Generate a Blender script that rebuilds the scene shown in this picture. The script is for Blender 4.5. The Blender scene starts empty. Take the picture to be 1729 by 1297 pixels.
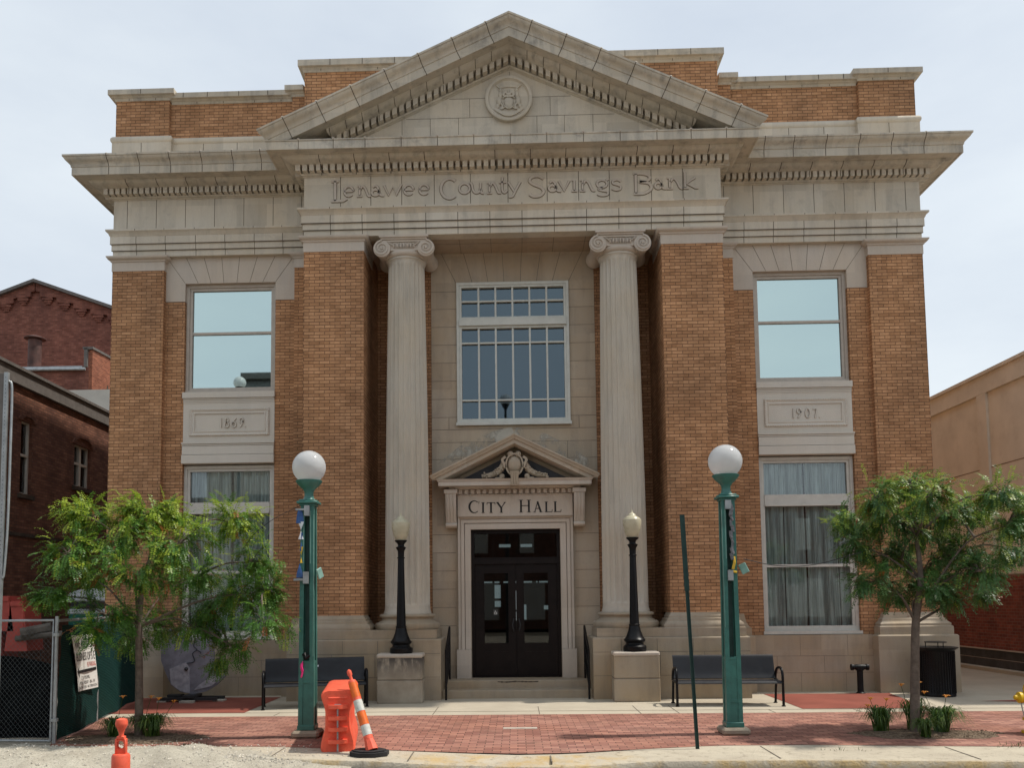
import bpy, math, random
import numpy as np
from math import sin, cos, pi, radians, sqrt
from mathutils import Vector, Matrix
random.seed(11)
SC = bpy.context.scene
COL = SC.collection

# ------------------------------------------------------------------ camera
cam_d = bpy.data.cameras.new('camera'); cam = bpy.data.objects.new('camera', cam_d); COL.objects.link(cam)
_yaw, _pitch, _roll = 0.02991473, 0.07476641, -0.01050027
_f = Vector((-sin(_yaw)*cos(_pitch), cos(_yaw)*cos(_pitch), sin(_pitch)))
_r = Vector((cos(_yaw), sin(_yaw), 0)); _u = _r.cross(_f)
_R = cos(_roll)*_r + sin(_roll)*_u; _U = -sin(_roll)*_r + cos(_roll)*_u
cam.matrix_world = Matrix(((_R.x, _U.x, -_f.x, 0.0055), (_R.y, _U.y, -_f.y, -16.0), (_R.z, _U.z, -_f.z, 1.8), (0, 0, 0, 1)))
cam_d.sensor_width = 36; cam_d.lens = 36*1450/1729
cam_d.shift_x = (864.5-827.347)/1729; cam_d.shift_y = (906.715-648.5)/1729
cam_d.clip_start = .1; cam_d.clip_end = 6000
SC.camera = cam

# ------------------------------------------------------------------ world, sun, exposure
SUN_EL, SUN_AZ = radians(60), radians(5)          # sun over the right end of the facade plane, a touch behind it
W = bpy.data.worlds.new('World'); SC.world = W; W.use_nodes = True
nt = W.node_tree; nt.nodes.clear()
def wn(t, **k):
    n = nt.nodes.new(t)
    for a, b in k.items(): setattr(n, a, b)
    return n
out = wn('ShaderNodeOutputWorld'); bg = wn('ShaderNodeBackground'); sky = wn('ShaderNodeTexSky')
sky.sky_type = 'NISHITA'; sky.sun_disc = False; sky.sun_elevation = SUN_EL; sky.sun_rotation = radians(90)-SUN_AZ
sky.air_density = 1.2; sky.dust_density = 2.5
tc = wn('ShaderNodeTexCoord'); mp = wn('ShaderNodeMapping'); mp.inputs['Scale'].default_value = (1, 1, 2.6)
nz = wn('ShaderNodeTexNoise'); nz.inputs['Scale'].default_value = 1.7; nz.inputs['Detail'].default_value = 6; nz.inputs['Roughness'].default_value = .55
cr = wn('ShaderNodeValToRGB')
cr.color_ramp.elements[0].position = .30; cr.color_ramp.elements[0].color = (6.7, 7.5, 8.6, 1)
cr.color_ramp.elements[1].position = .72; cr.color_ramp.elements[1].color = (9.2, 9.9, 10.4, 1)
mx = wn('ShaderNodeMixRGB'); mx.inputs[0].default_value = .86
nt.links.new(tc.outputs['Generated'], mp.inputs[0]); nt.links.new(mp.outputs[0], nz.inputs['Vector'])
nt.links.new(nz.outputs[0], cr.inputs[0]); nt.links.new(sky.outputs[0], mx.inputs[1]); nt.links.new(cr.outputs[0], mx.inputs[2])
nt.links.new(mx.outputs[0], bg.inputs[0]); bg.inputs[1].default_value = .1; nt.links.new(bg.outputs[0], out.inputs[0])
sd = bpy.data.lights.new('sun', 'SUN'); sd.energy = 3.8; sd.angle = radians(1.6); sd.color = (1, .94, .84)
sun = bpy.data.objects.new('sun', sd); COL.objects.link(sun)
_s = Vector((cos(SUN_EL)*cos(SUN_AZ), cos(SUN_EL)*sin(SUN_AZ), sin(SUN_EL)))
sun.rotation_euler = _s.to_track_quat('Z', 'Y').to_euler(); sun.location = (30, 0, 40)
SC.view_settings.view_transform = 'Standard'; SC.view_settings.look = 'None'; SC.view_settings.exposure = 0; SC.view_settings.gamma = 1
SC.render.engine = 'CYCLES'
SC.cycles.max_bounces = 6; SC.cycles.transparent_max_bounces = 8; SC.cycles.caustics_reflective = False; SC.cycles.caustics_refractive = False

# ------------------------------------------------------------------ materials
MATS = {}
class NB:
    def __init__(s, name):
        s.m = bpy.data.materials.new(name); s.m.use_nodes = True; s.t = s.m.node_tree; s.t.nodes.clear()
        s.out = s.n('ShaderNodeOutputMaterial'); s.b = s.n('ShaderNodeBsdfPrincipled'); s.l(s.b.outputs[0], s.out.inputs[0])
    def n(s, t, **k):
        x = s.t.nodes.new(t)
        for a, b in k.items(): setattr(x, a, b)
        return x
    def l(s, a, b): s.t.links.new(a, b)
    def mix(s, f, a, b, mode='MIX'):
        x = s.n('ShaderNodeMixRGB', blend_type=mode)
        for i, v in enumerate((f, a, b)):
            if hasattr(v, 'is_output'): s.l(v, x.inputs[i])
            elif i == 0: x.inputs[0].default_value = v
            else: x.inputs[i].default_value = (*v, 1)
        return x.outputs[0]
    def noise(s, scale, detail=4, rough=.55, vec=None, lo=.35, hi=.65, dist=0):
        x = s.n('ShaderNodeTexNoise'); x.inputs['Scale'].default_value = scale; x.inputs['Detail'].default_value = detail
        x.inputs['Roughness'].default_value = rough; x.inputs['Distortion'].default_value = dist
        if vec is None: vec = s.obj()
        s.l(vec, x.inputs['Vector'])
        r = s.n('ShaderNodeMapRange'); r.inputs[1].default_value = lo; r.inputs[2].default_value = hi; s.l(x.outputs[0], r.inputs[0])
        return r.outputs[0]
    def obj(s):
        if not hasattr(s, '_o'): s._o = s.n('ShaderNodeTexCoord').outputs['Object']
        return s._o
    def scaled(s, sc, loc=(0, 0, 0), rot=(0, 0, 0), vec=None):
        x = s.n('ShaderNodeMapping'); x.inputs['Scale'].default_value = sc; x.inputs['Location'].default_value = loc; x.inputs['Rotation'].default_value = rot
        s.l(vec or s.obj(), x.inputs[0]); return x.outputs[0]
    def wallvec(s):
        """(u, z) on any upright face: u runs along x or along y by the way the face looks"""
        g = s.n('ShaderNodeNewGeometry'); sx = s.n('ShaderNodeSeparateXYZ'); s.l(g.outputs['True Normal'], sx.inputs[0])
        ab = s.n('ShaderNodeMath', operation='ABSOLUTE'); s.l(sx.outputs[0], ab.inputs[0])
        gt = s.n('ShaderNodeMath', operation='GREATER_THAN'); gt.inputs[1].default_value = .6; s.l(ab.outputs[0], gt.inputs[0])
        so = s.n('ShaderNodeSeparateXYZ'); s.l(s.obj(), so.inputs[0])
        m = s.n('ShaderNodeMix'); m.data_type = 'FLOAT'; s.l(gt.outputs[0], m.inputs[0]); s.l(so.outputs[0], m.inputs[2]); s.l(so.outputs[1], m.inputs[3])
        c = s.n('ShaderNodeCombineXYZ'); s.l(m.outputs[0], c.inputs[0]); s.l(so.outputs[2], c.inputs[1]); return c.outputs[0]
    def bump(s, h, strength=.3, dist=.01):
        x = s.n('ShaderNodeBump'); x.inputs['Strength'].default_value = strength; x.inputs['Distance'].default_value = dist
        s.l(h, x.inputs['Height']); s.l(x.outputs[0], s.b.inputs['Normal'])
    def fin(s, col, rough=.8, metal=0, spec=.3):
        if hasattr(col, 'is_output'): s.l(col, s.b.inputs['Base Color'])
        else: s.b.inputs['Base Color'].default_value = (*col, 1)
        if hasattr(rough, 'is_output'): s.l(rough, s.b.inputs['Roughness'])
        else: s.b.inputs['Roughness'].default_value = rough
        s.b.inputs['Metallic'].default_value = metal; s.b.inputs['Specular IOR Level'].default_value = spec
        return s.m

def m_brick(name, c1, c2, mortar, bw=.2, rh=.0635, jw=.005, big=.25, dark=None):
    k = NB(name); v = k.wallvec()
    b = k.n('ShaderNodeTexBrick'); k.l(v, b.inputs['Vector']); b.inputs['Scale'].default_value = 1
    b.inputs['Brick Width'].default_value = bw; b.inputs['Row Height'].default_value = rh; b.inputs['Mortar Size'].default_value = jw
    b.inputs['Mortar Smooth'].default_value = .1; b.inputs['Bias'].default_value = 0
    b.inputs['Color1'].default_value = (*c1, 1); b.inputs['Color2'].default_value = (*c2, 1); b.inputs['Mortar'].default_value = (*mortar, 1)
    col = k.mix(k.noise(1, 5, .62, k.scaled((.9, .9, .38))), k.mix(1, b.outputs[0], (1-big, 1-big*.95, 1-big*.85), 'MULTIPLY'), b.outputs[0])
    # odd darker / paler single bricks
    b2 = k.n('ShaderNodeTexBrick'); k.l(v, b2.inputs['Vector']); b2.inputs['Scale'].default_value = 1
    b2.inputs['Brick Width'].default_value = bw; b2.inputs['Row Height'].default_value = rh; b2.inputs['Mortar Size'].default_value = 0
    b2.inputs['Color1'].default_value = (.80, .77, .75, 1); b2.inputs['Color2'].default_value = (1.17, 1.18, 1.20, 1); b2.inputs['Bias'].default_value = .08; b2.offset = .5; k.t.links.remove(b2.inputs['Vector'].links[0]); k.l(k.scaled((1, 1, 1), (13*bw, 29*rh, 0), vec=v), b2.inputs['Vector'])
    col = k.mix(.85, col, b2.outputs[0], 'MULTIPLY')
    col = k.mix(k.noise(38, 3), k.mix(1, col, (.86, .86, .86), 'MULTIPLY'), col)
    col = k.mix(_m(k, k.noise(1, 6, .7, k.scaled((3.2, 3.2, .35)), .56, .74), .42), col, tuple(x*.55 for x in c2))
    col = k.mix(_m(k, k.noise(2.6, 9, .75, None, .64, .78), .30), col, tuple(min(1, x*1.25+.05) for x in c1))
    inv = k.n('ShaderNodeMath', operation='SUBTRACT'); inv.inputs[0].default_value = 1; k.l(b.outputs[1], inv.inputs[1])
    k.bump(inv.outputs[0], .6, .008)
    return k.fin(col, .82, 0, .25)

def m_stone(name, c, grime=.35, block=.12, warm=.15, rough=.75, bw=.62, rh=.55, streak=.3, gcol=(.10, .10, .105)):
    k = NB(name); v = k.wallvec()
    b = k.n('ShaderNodeTexBrick'); k.l(v, b.inputs['Vector']); b.inputs['Scale'].default_value = 1; b.offset = .5
    b.inputs['Brick Width'].default_value = bw; b.inputs['Row Height'].default_value = rh; b.inputs['Mortar Size'].default_value = 0
    b.inputs['Color1'].default_value = (*[x*(1-block) for x in c], 1); b.inputs['Color2'].default_value = (*[x*(1+block*.7) for x in c], 1)
    col = k.mix(k.noise(.9, 5, .6), b.outputs[0], k.mix(1, b.outputs[0], (1+.0*warm, 1-warm*.55, 1-warm*1.3), 'MULTIPLY'))
    st = k.noise(1, 5, .65, k.scaled((5.5, 5.5, .8)), .48, .78)          # rain streaks
    col = k.mix(_m(k, st, streak), col, gcol)
    g = k.noise(3.1, 8, .7, None, .54, .80, .4)                           # soot patches
    col = k.mix(_m(k, g, grime), col, gcol)
    fine = k.noise(70, 3, .6); col = k.mix(_m(k, fine, .12), col, (.3, .27, .22))
    k.bump(k.noise(45, 5, .6), .25, .006)
    return k.fin(col, rough, 0, .3)
def _m(k, a, f):
    x = k.n('ShaderNodeMath', operation='MULTIPLY'); k.l(a, x.inputs[0]); x.inputs[1].default_value = f; return x.outputs[0]

def m_plain(name, c, rough=.5, metal=0, spec=.4, var=.12, scale=6, bump=0, dirt=0, dirtcol=(.08, .07, .06)):
    k = NB(name)
    col = k.mix(k.noise(scale, 4), tuple(x*(1-var) for x in c), tuple(min(1, x*(1+var)) for x in c))
    if dirt: col = k.mix(_m(k, k.noise(scale*2.3, 7, .7, None, .5, .75), dirt), col, dirtcol)
    if bump: k.bump(k.noise(scale*8, 4), bump, .004)
    r = k.n('ShaderNodeMapRange'); r.inputs[3].default_value = max(0, rough-.08); r.inputs[4].default_value = min(1, rough+.1)
    k.l(k.noise(scale*1.7, 4), r.inputs[0])
    return k.fin(col, r.outputs[0], metal, spec)

def m_glass(name, refl, tint=(.6, .65, .65), gcol=(1, 1, 1), wav=.0):
    k = NB(name); k.t.nodes.remove(k.b)
    tr = k.n('ShaderNodeBsdfTransparent'); tr.inputs[0].default_value = (*tint, 1)
    gl = k.n('ShaderNodeBsdfGlossy'); gl.inputs['Roughness'].default_value = .015; gl.inputs['Color'].default_value = (*gcol, 1)
    fr = k.n('ShaderNodeFresnel'); fr.inputs[0].default_value = 1.5
    mr = k.n('ShaderNodeMapRange'); mr.inputs[1].default_value = .04; mr.inputs[2].default_value = 1; mr.inputs[3].default_value = refl; mr.inputs[4].default_value = 1
    k.l(fr.outputs[0], mr.inputs[0])
    mxx = k.n('ShaderNodeMixShader'); k.l(mr.outputs[0], mxx.inputs[0]); k.l(tr.outputs[0], mxx.inputs[1]); k.l(gl.outputs[0], mxx.inputs[2])
    k.l(mxx.outputs[0], k.out.inputs[0]); return k.m

def m_emit(name, c, s):
    k = NB(name); k.b.inputs['Emission Color'].default_value = (*c, 1); k.b.inputs['Emission Strength'].default_value = s
    return k.fin(c, .5)

M = {}
M['brick'] = m_brick('golden_brick', (.60, .325, .165), (.46, .235, .112), (.20, .108, .06), .2, .0635, .0062, .34)
M['brick_red'] = m_brick('old_red_brick', (.27, .12, .075), (.16, .065, .042), (.09, .06, .045), .21, .072, .006, .35)
M['brick_gable'] = m_brick('dark_red_brick', (.32, .125, .085), (.21, .075, .052), (.15, .09, .07), .24, .085, .006, .35)
M['brick_sunlit'] = m_brick('sunlit_brick', (.42, .15, .08), (.30, .10, .055), (.14, .09, .07), .22, .075, .008, .3)  # brighter copy of the gable brick, sunlight put into its colour
M['brick_alley'] = m_brick('alley_red_brick', (.28, .075, .045), (.18, .048, .032), (.24, .165, .13), .21, .075, .005, .2)
M['stone'] = m_stone('weathered_terracotta', (.57, .52, .44), .34, .11, .10, streak=.26)
M['stone_dirty'] = m_stone('sooty_terracotta', (.53, .485, .41), .80, .12, .10, streak=.50)
M['stone_clean'] = m_stone('pale_limestone', (.53, .47, .41), .14, .06, .08, streak=.16)
M['stone_panel'] = m_stone('painted_panel_stone', (.61, .57, .51), .08, .03, .05, streak=.06)
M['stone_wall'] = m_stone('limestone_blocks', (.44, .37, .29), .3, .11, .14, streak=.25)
M['stone_column'] = m_stone('column_limestone', (.54, .495, .425), .14, .03, .1, streak=.30, rh=2.4)
M['stone_base'] = m_stone('base_limestone', (.39, .33, .255), .34, .10, .2, streak=.40, bw=.9, rh=.4, gcol=(.16, .14, .115))
M['joint'] = m_plain('mortar_joint', (.065, .048, .035), .95, var=.3)
M['joint_soft'] = m_plain('pointing', (.17, .145, .115), .95, var=.2)
M['letter_edge'] = m_plain('grime_shadow_line', (.20, .17, .13), .95, var=.2)
M['joint_faint'] = m_plain('fine_joint', (.36, .32, .26), .95, var=.1)
M['soffit'] = m_stone('soffit_terracotta', (.40, .32, .245), .2, .05, .15)  # terracotta made browner and darker for the bounce-lit underside
M['slate'] = m_plain('dark_flashing_recess', (.05, .052, .06), .6, var=.3)
M['frame'] = m_plain('cream_window_paint', (.55, .53, .48), .45, var=.05, dirt=.15)
M['frame_tan'] = m_plain('tan_window_paint', (.46, .41, .355), .5, var=.06, dirt=.2)
M['frame_white'] = m_plain('white_window_paint', (.54, .545, .50), .45, var=.05, dirt=.15)
M['door'] = m_plain('dark_brown_door', (.009, .0055, .005), .5, spec=.18, var=.2)
M['glass_mirror'] = m_glass('reflective_glass', .74, (.3, .35, .35), (.72, .87, .84))
M['glass'] = m_glass('window_glass', .075, (.90, .95, .95))
M['glass_blue'] = m_glass('blue_tinted_glass', .125, (.25, .3, .35), (.72, .90, 1.0))
M['glass_door'] = m_glass('door_glass', .035, (.55, .6, .6))
k = NB('curtain'); M['curtain'] = k.fin(k.mix(k.noise(4, 3, .5, k.scaled((9, 9, .4))), (.42, .44, .43), (.82, .84, .82)), .9)  # vertical colour streaks paint extra shading into the folds
k.b.inputs['Transmission Weight'].default_value = 0
M['interior'] = m_plain('interior_wall', (.06, .06, .058), .9)
M['blackletter'] = m_plain('bronze_black_letter', (.012, .01, .009), .5)
M['black_metal'] = m_plain('black_iron', (.005, .005, .006), .38, spec=.22, var=.2, bump=.1)
M['bench_metal'] = m_plain('black_vinyl_steel', (.012, .013, .017), .45, var=.15)
M['acorn'] = m_plain('acorn_globe', (.50, .46, .33), .3, var=.08, dirt=.2, dirtcol=(.3, .27, .2))
k = NB('milk_globe'); M['globe'] = k.fin(k.mix(k.noise(5, 4, .5, None, .3, .8), (.74, .75, .76), (.62, .64, .65)), .10, 0, .7)
tr = k.n('ShaderNodeBsdfTranslucent'); tr.inputs[0].default_value = (.8, .8, .8, 1); tp_ = k.n('ShaderNodeBsdfTransparent'); tp_.inputs[0].default_value = (.9, .9, .9, 1)
m1_ = k.n('ShaderNodeMixShader'); m1_.inputs[0].default_value = .35; k.l(k.b.outputs[0], m1_.inputs[1]); k.l(tr.outputs[0], m1_.inputs[2])
m2_ = k.n('ShaderNodeMixShader'); m2_.inputs[0].default_value = .22; k.l(m1_.outputs[0], m2_.inputs[1]); k.l(tp_.outputs[0], m2_.inputs[2]); k.l(m2_.outputs[0], k.out.inputs[0])
M['green_paint'] = m_plain('green_enamel', (.045, .16, .135), .38, var=.15, dirt=.35, dirtcol=(.03, .05, .045))
M['green_dark'] = m_plain('green_shade_panel', (.02, .055, .048), .6, var=.2)
M['green_pale'] = m_plain('worn_green_edge', (.20, .36, .31), .5, var=.2)
M['concrete'] = m_plain('lamp_base_concrete', (.30, .25, .19), .9, var=.15, bump=.3, dirt=.3)
M['orange'] = m_plain('orange_plastic', (.84, .125, .065), .5, var=.10, scale=9, dirt=.35, dirtcol=(.35, .06, .03))
M['orange_deep'] = m_plain('orange_sleeve', (.74, .14, .015), .45, var=.12, scale=12, dirt=.3, dirtcol=(.30, .09, .03))
M['white_band'] = m_plain('reflective_band', (.55, .55, .50), .5, var=.1, scale=20, dirt=.35, dirtcol=(.25, .22, .16))
M['rubber'] = m_plain('black_rubber', (.022, .022, .022), .8, var=.3, bump=.4)
M['galv'] = m_plain('galvanised_steel', (.35, .37, .38), .45, .6, var=.15)
M['wire'] = m_plain('fence_wire', (.09, .10, .10), .6, .3, var=.2)
M['gate_black'] = m_plain('black_windscreen', (.005, .006, .007), .95, var=.4, scale=3, spec=.05)
M['red_plastic'] = m_plain('red_plastic', (.36, .055, .04), .5, var=.12)
M['white_plastic'] = m_plain('white_plastic', (.62, .66, .70), .45, var=.06)
M['teal_plastic'] = m_plain('teal_plastic', (.02, .15, .13), .5, var=.1)
M['sign_white'] = m_plain('white_vinyl', (.85, .85, .82), .5, var=.04)
M['sign_black'] = m_plain('black_print', (.015, .015, .015), .5)
M['sign_red'] = m_plain('red_print', (.55, .10, .08), .5)
M['yellow'] = m_plain('yellow_hydrant_paint', (.72, .46, .015), .4, var=.1, dirt=.25, dirtcol=(.25, .13, .02))
M['steel_dark'] = m_plain('dark_steel', (.03, .03, .033), .5)
M['lavender'] = m_plain('lavender_grey_paint', (.20, .195, .23), .7, var=.18, scale=5, dirt=.5, dirtcol=(.10, .09, .11))
M['lavender_pale'] = m_plain('worn_lavender', (.34, .33, .37), .8, var=.2, scale=14)
M['wood_pale'] = m_plain('pale_timber', (.42, .38, .32), .9, var=.2)
M['tan'] = m_plain('tan_stucco', (.64, .60, .52), .9, var=.07, scale=1.2, bump=.15, dirt=.28, dirtcol=(.36, .31, .25))
M['tan_dark'] = m_plain('tan_groove', (.23, .18, .13), .9)
M['band_dark'] = m_plain('dark_plinth_tile', (.045, .042, .04), .6, var=.25, scale=3)
M['roof_metal'] = m_plain('brown_fascia', (.13, .115, .105), .6, var=.15, dirt=.3)
M['rust'] = m_plain('rusty_stack', (.085, .04, .032), .7, var=.4, scale=3)
M['bark'] = m_plain('young_bark', (.13, .10, .08), .9, var=.25, scale=14, bump=.5)
M['old_wood'] = m_plain('weathered_wood', (.10, .085, .07), .9, var=.3)
M['blue_cloth'] = m_plain('blue_banner', (.03, .09, .25), .5, var=.2, scale=20)
M['white_cloth'] = m_plain('white_banner', (.65, .68, .72), .4)
M['yellow_cloth'] = m_plain('yellow_banner', (.65, .42, .03), .5)
M['grey_cloth'] = m_plain('grey_torn_plastic', (.13, .13, .14), .4, var=.4, scale=30)
M['pink'] = m_plain('pink_ribbon', (.75, .03, .22), .5)
M['petal'] = m_plain('orange_petal', (.85, .33, .05), .5, var=.15)
M['lit'] = m_emit('lit_tube', (.85, 1, .95), 5)
M['lit_dim'] = m_emit('daylit_far_window', (.75, .85, .88), .38)
M['roofing'] = m_plain('roofing_felt', (.12, .12, .12), .9)
M['mansard'] = m_plain('mansard_slate', (.10, .10, .095), .8, var=.2)

# leaves: a tint per frond lives in a vertex attribute
def m_leaf(name, dark, mid, young):
    k = NB(name); at = k.n('ShaderNodeAttribute', attribute_name='tint')
    r = k.n('ShaderNodeValToRGB'); e = r.color_ramp.elements
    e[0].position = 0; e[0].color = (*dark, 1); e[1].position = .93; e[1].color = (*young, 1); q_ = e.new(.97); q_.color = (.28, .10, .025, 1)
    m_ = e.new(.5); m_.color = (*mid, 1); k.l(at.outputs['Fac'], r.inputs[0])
    g = k.n('ShaderNodeNewGeometry')
    col = k.mix(g.outputs['Random Per Island'], k.mix(1, r.outputs[0], (.72, .75, .7), 'MULTIPLY'), k.mix(1, r.outputs[0], (1.25, 1.2, 1.1), 'MULTIPLY'))
    k.fin(col, .42, 0, .45)
    tl = k.n('ShaderNodeBsdfTranslucent'); k.l(col, tl.inputs[0]); ms = k.n('ShaderNodeMixShader'); ms.inputs[0].default_value = .38
    k.l(k.b.outputs[0], ms.inputs[1]); k.l(tl.outputs[0], ms.inputs[2]); k.l(ms.outputs[0], k.out.inputs[0]); return k.m
M['leaf'] = m_leaf('locust_leaf', (.048, .135, .025), (.105, .24, .036), (.37, .47, .05))
M['leaf2'] = m_leaf('cool_locust_leaf', (.042, .12, .038), (.09, .20, .058), (.28, .37, .06))
M['blade'] = m_leaf('daylily_blade', (.04, .09, .02), (.08, .16, .035), (.2, .25, .06))

# ground materials
k = NB('sidewalk_concrete')
c = k.mix(k.noise(1.2, 6, .6), (.44, .385, .30), (.52, .46, .36)); c = k.mix(_m(k, k.noise(4, 8, .75, None, .55, .8), .4), c, (.26, .22, .17))
c = k.mix(_m(k, k.noise(90, 3), .25), c, (.36, .32, .26)); k.bump(k.noise(60, 5), .2, .004); M['walk'] = k.fin(c, .9)
k = NB('kerb_concrete')
so = k.n('ShaderNodeSeparateXYZ'); k.l(k.obj(), so.inputs[0])
c = k.mix(k.noise(1.2, 6, .6), (.44, .385, .30), (.53, .47, .365))
c = k.mix(_m(k, k.noise(5, 8, .75, None, .52, .75), .5), c, (.25, .20, .15))
# remains of yellow paint on the face of the kerb
mr = k.n('ShaderNodeMapRange'); k.l(so.outputs[2], mr.inputs[0]); mr.inputs[1].default_value = -.003; mr.inputs[2].default_value = -.02
ym = k.n('ShaderNodeMath', operation='MULTIPLY'); k.l(mr.outputs[0], ym.inputs[0]); k.l(k.noise(2.5, 6, .7, None, .42, .62), ym.inputs[1])
c = k.mix(_m(k, ym.outputs[0], .6), c, (.52, .33, .09))
c = k.mix(_m(k, k.noise(9, 6, .7, k.scaled((1, 1, .4)), .55, .7), .6), c, (.14, .11, .08))
k.bump(k.noise(40, 6), .45, .01); M['kerb'] = k.fin(c, .9)
k = NB('brick_pavers')
b = k.n('ShaderNodeTexBrick'); k.l(k.scaled((1, 1, 1), rot=(0, 0, radians(0))), b.inputs['Vector']); b.inputs['Scale'].default_value = 1
b.inputs['Brick Width'].default_value = .205; b.inputs['Row Height'].default_value = .103; b.inputs['Mortar Size'].default_value = .006; b.inputs['Mortar Smooth'].default_value = .3
b.inputs['Color1'].default_value = (.40, .185, .13, 1); b.inputs['Color2'].default_value = (.23, .095, .07, 1); b.inputs['Mortar'].default_value = (.085, .045, .033, 1)
c = k.mix(k.noise(.7, 5, .6), b.outputs[0], k.mix(1, b.outputs[0], (1.12, 1.25, 1.35), 'MULTIPLY'))
c = k.mix(_m(k, k.noise(2.2, 8, .75, None, .62, .80), .55), c, (.58, .42, .33))
c = k.mix(_m(k, k.noise(1.5, 6, .7, k.scaled((1, 1.8, 1)), .52, .70), .6), c, (.15, .085, .065)); c = k.mix(_m(k, k.noise(14, 7, .75, None, .60, .72), .5), c, (.50, .40, .33))
iv = k.n('ShaderNodeMath', operation='SUBTRACT'); iv.inputs[0].default_value = 1; k.l(b.outputs[1], iv.inputs[1]); k.bump(iv.outputs[0], .5, .006)
M['paver'] = k.fin(c, .85)
k = NB('red_stamped_concrete'); c = k.mix(k.noise(1.6, 6), (.22, .062, .042), (.29, .085, .058)); c = k.mix(_m(k, k.noise(80, 3), .3), c, (.20, .06, .045)); M['redwalk'] = k.fin(c, .85)
k = NB('asphalt'); c = k.mix(k.noise(2, 6), (.065, .062, .06), (.10, .096, .09)); c = k.mix(_m(k, k.noise(140, 3), .5), c, (.20, .19, .18)); k.bump(k.noise(120, 3), .4, .006); M['asphalt'] = k.fin(c, .9)
k = NB('crushed_limestone'); c = k.mix(k.noise(3, 8, .7), (.40, .36, .29), (.54, .50, .41)); c = k.mix(_m(k, k.noise(38, 4, .7, None, .50, .62), .6), c, (.25, .225, .18)); k.bump(k.noise(50, 6, .75), .5, .012); M['gravel'] = k.fin(c, .95)
M['stones'] = m_plain('limestone_chips', (.52, .48, .41), .95, var=.35, scale=9)
k = NB('mulch_soil'); c = k.mix(k.noise(22, 6, .7), (.14, .09, .06), (.36, .27, .19)); k.bump(k.noise(40, 5, .7), 1, .02); M['mulch'] = k.fin(c, .95)
k = NB('dirt_ground'); c = k.mix(k.noise(.5, 6, .6), (.14, .12, .09), (.21, .18, .14)); M['dirt'] = k.fin(c, .95)
k = NB('green_windscreen'); w_ = k.n('ShaderNodeTexWave', wave_type='BANDS', bands_direction='Z'); w_.inputs['Scale'].default_value = 13; w_.inputs['Distortion'].default_value = 2.2; w_.inputs['Detail'].default_value = 3; k.l(k.obj(), w_.inputs[0])
c = k.mix(w_.outputs[0], (.003, .022, .020), (.010, .050, .042)); c = k.mix(_m(k, k.noise(1.6, 4), .5), c, (.006, .03, .03)); k.bump(w_.outputs[0], .4, .01); M['green_cloth'] = k.fin(c, .8, 0, .12)

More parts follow.
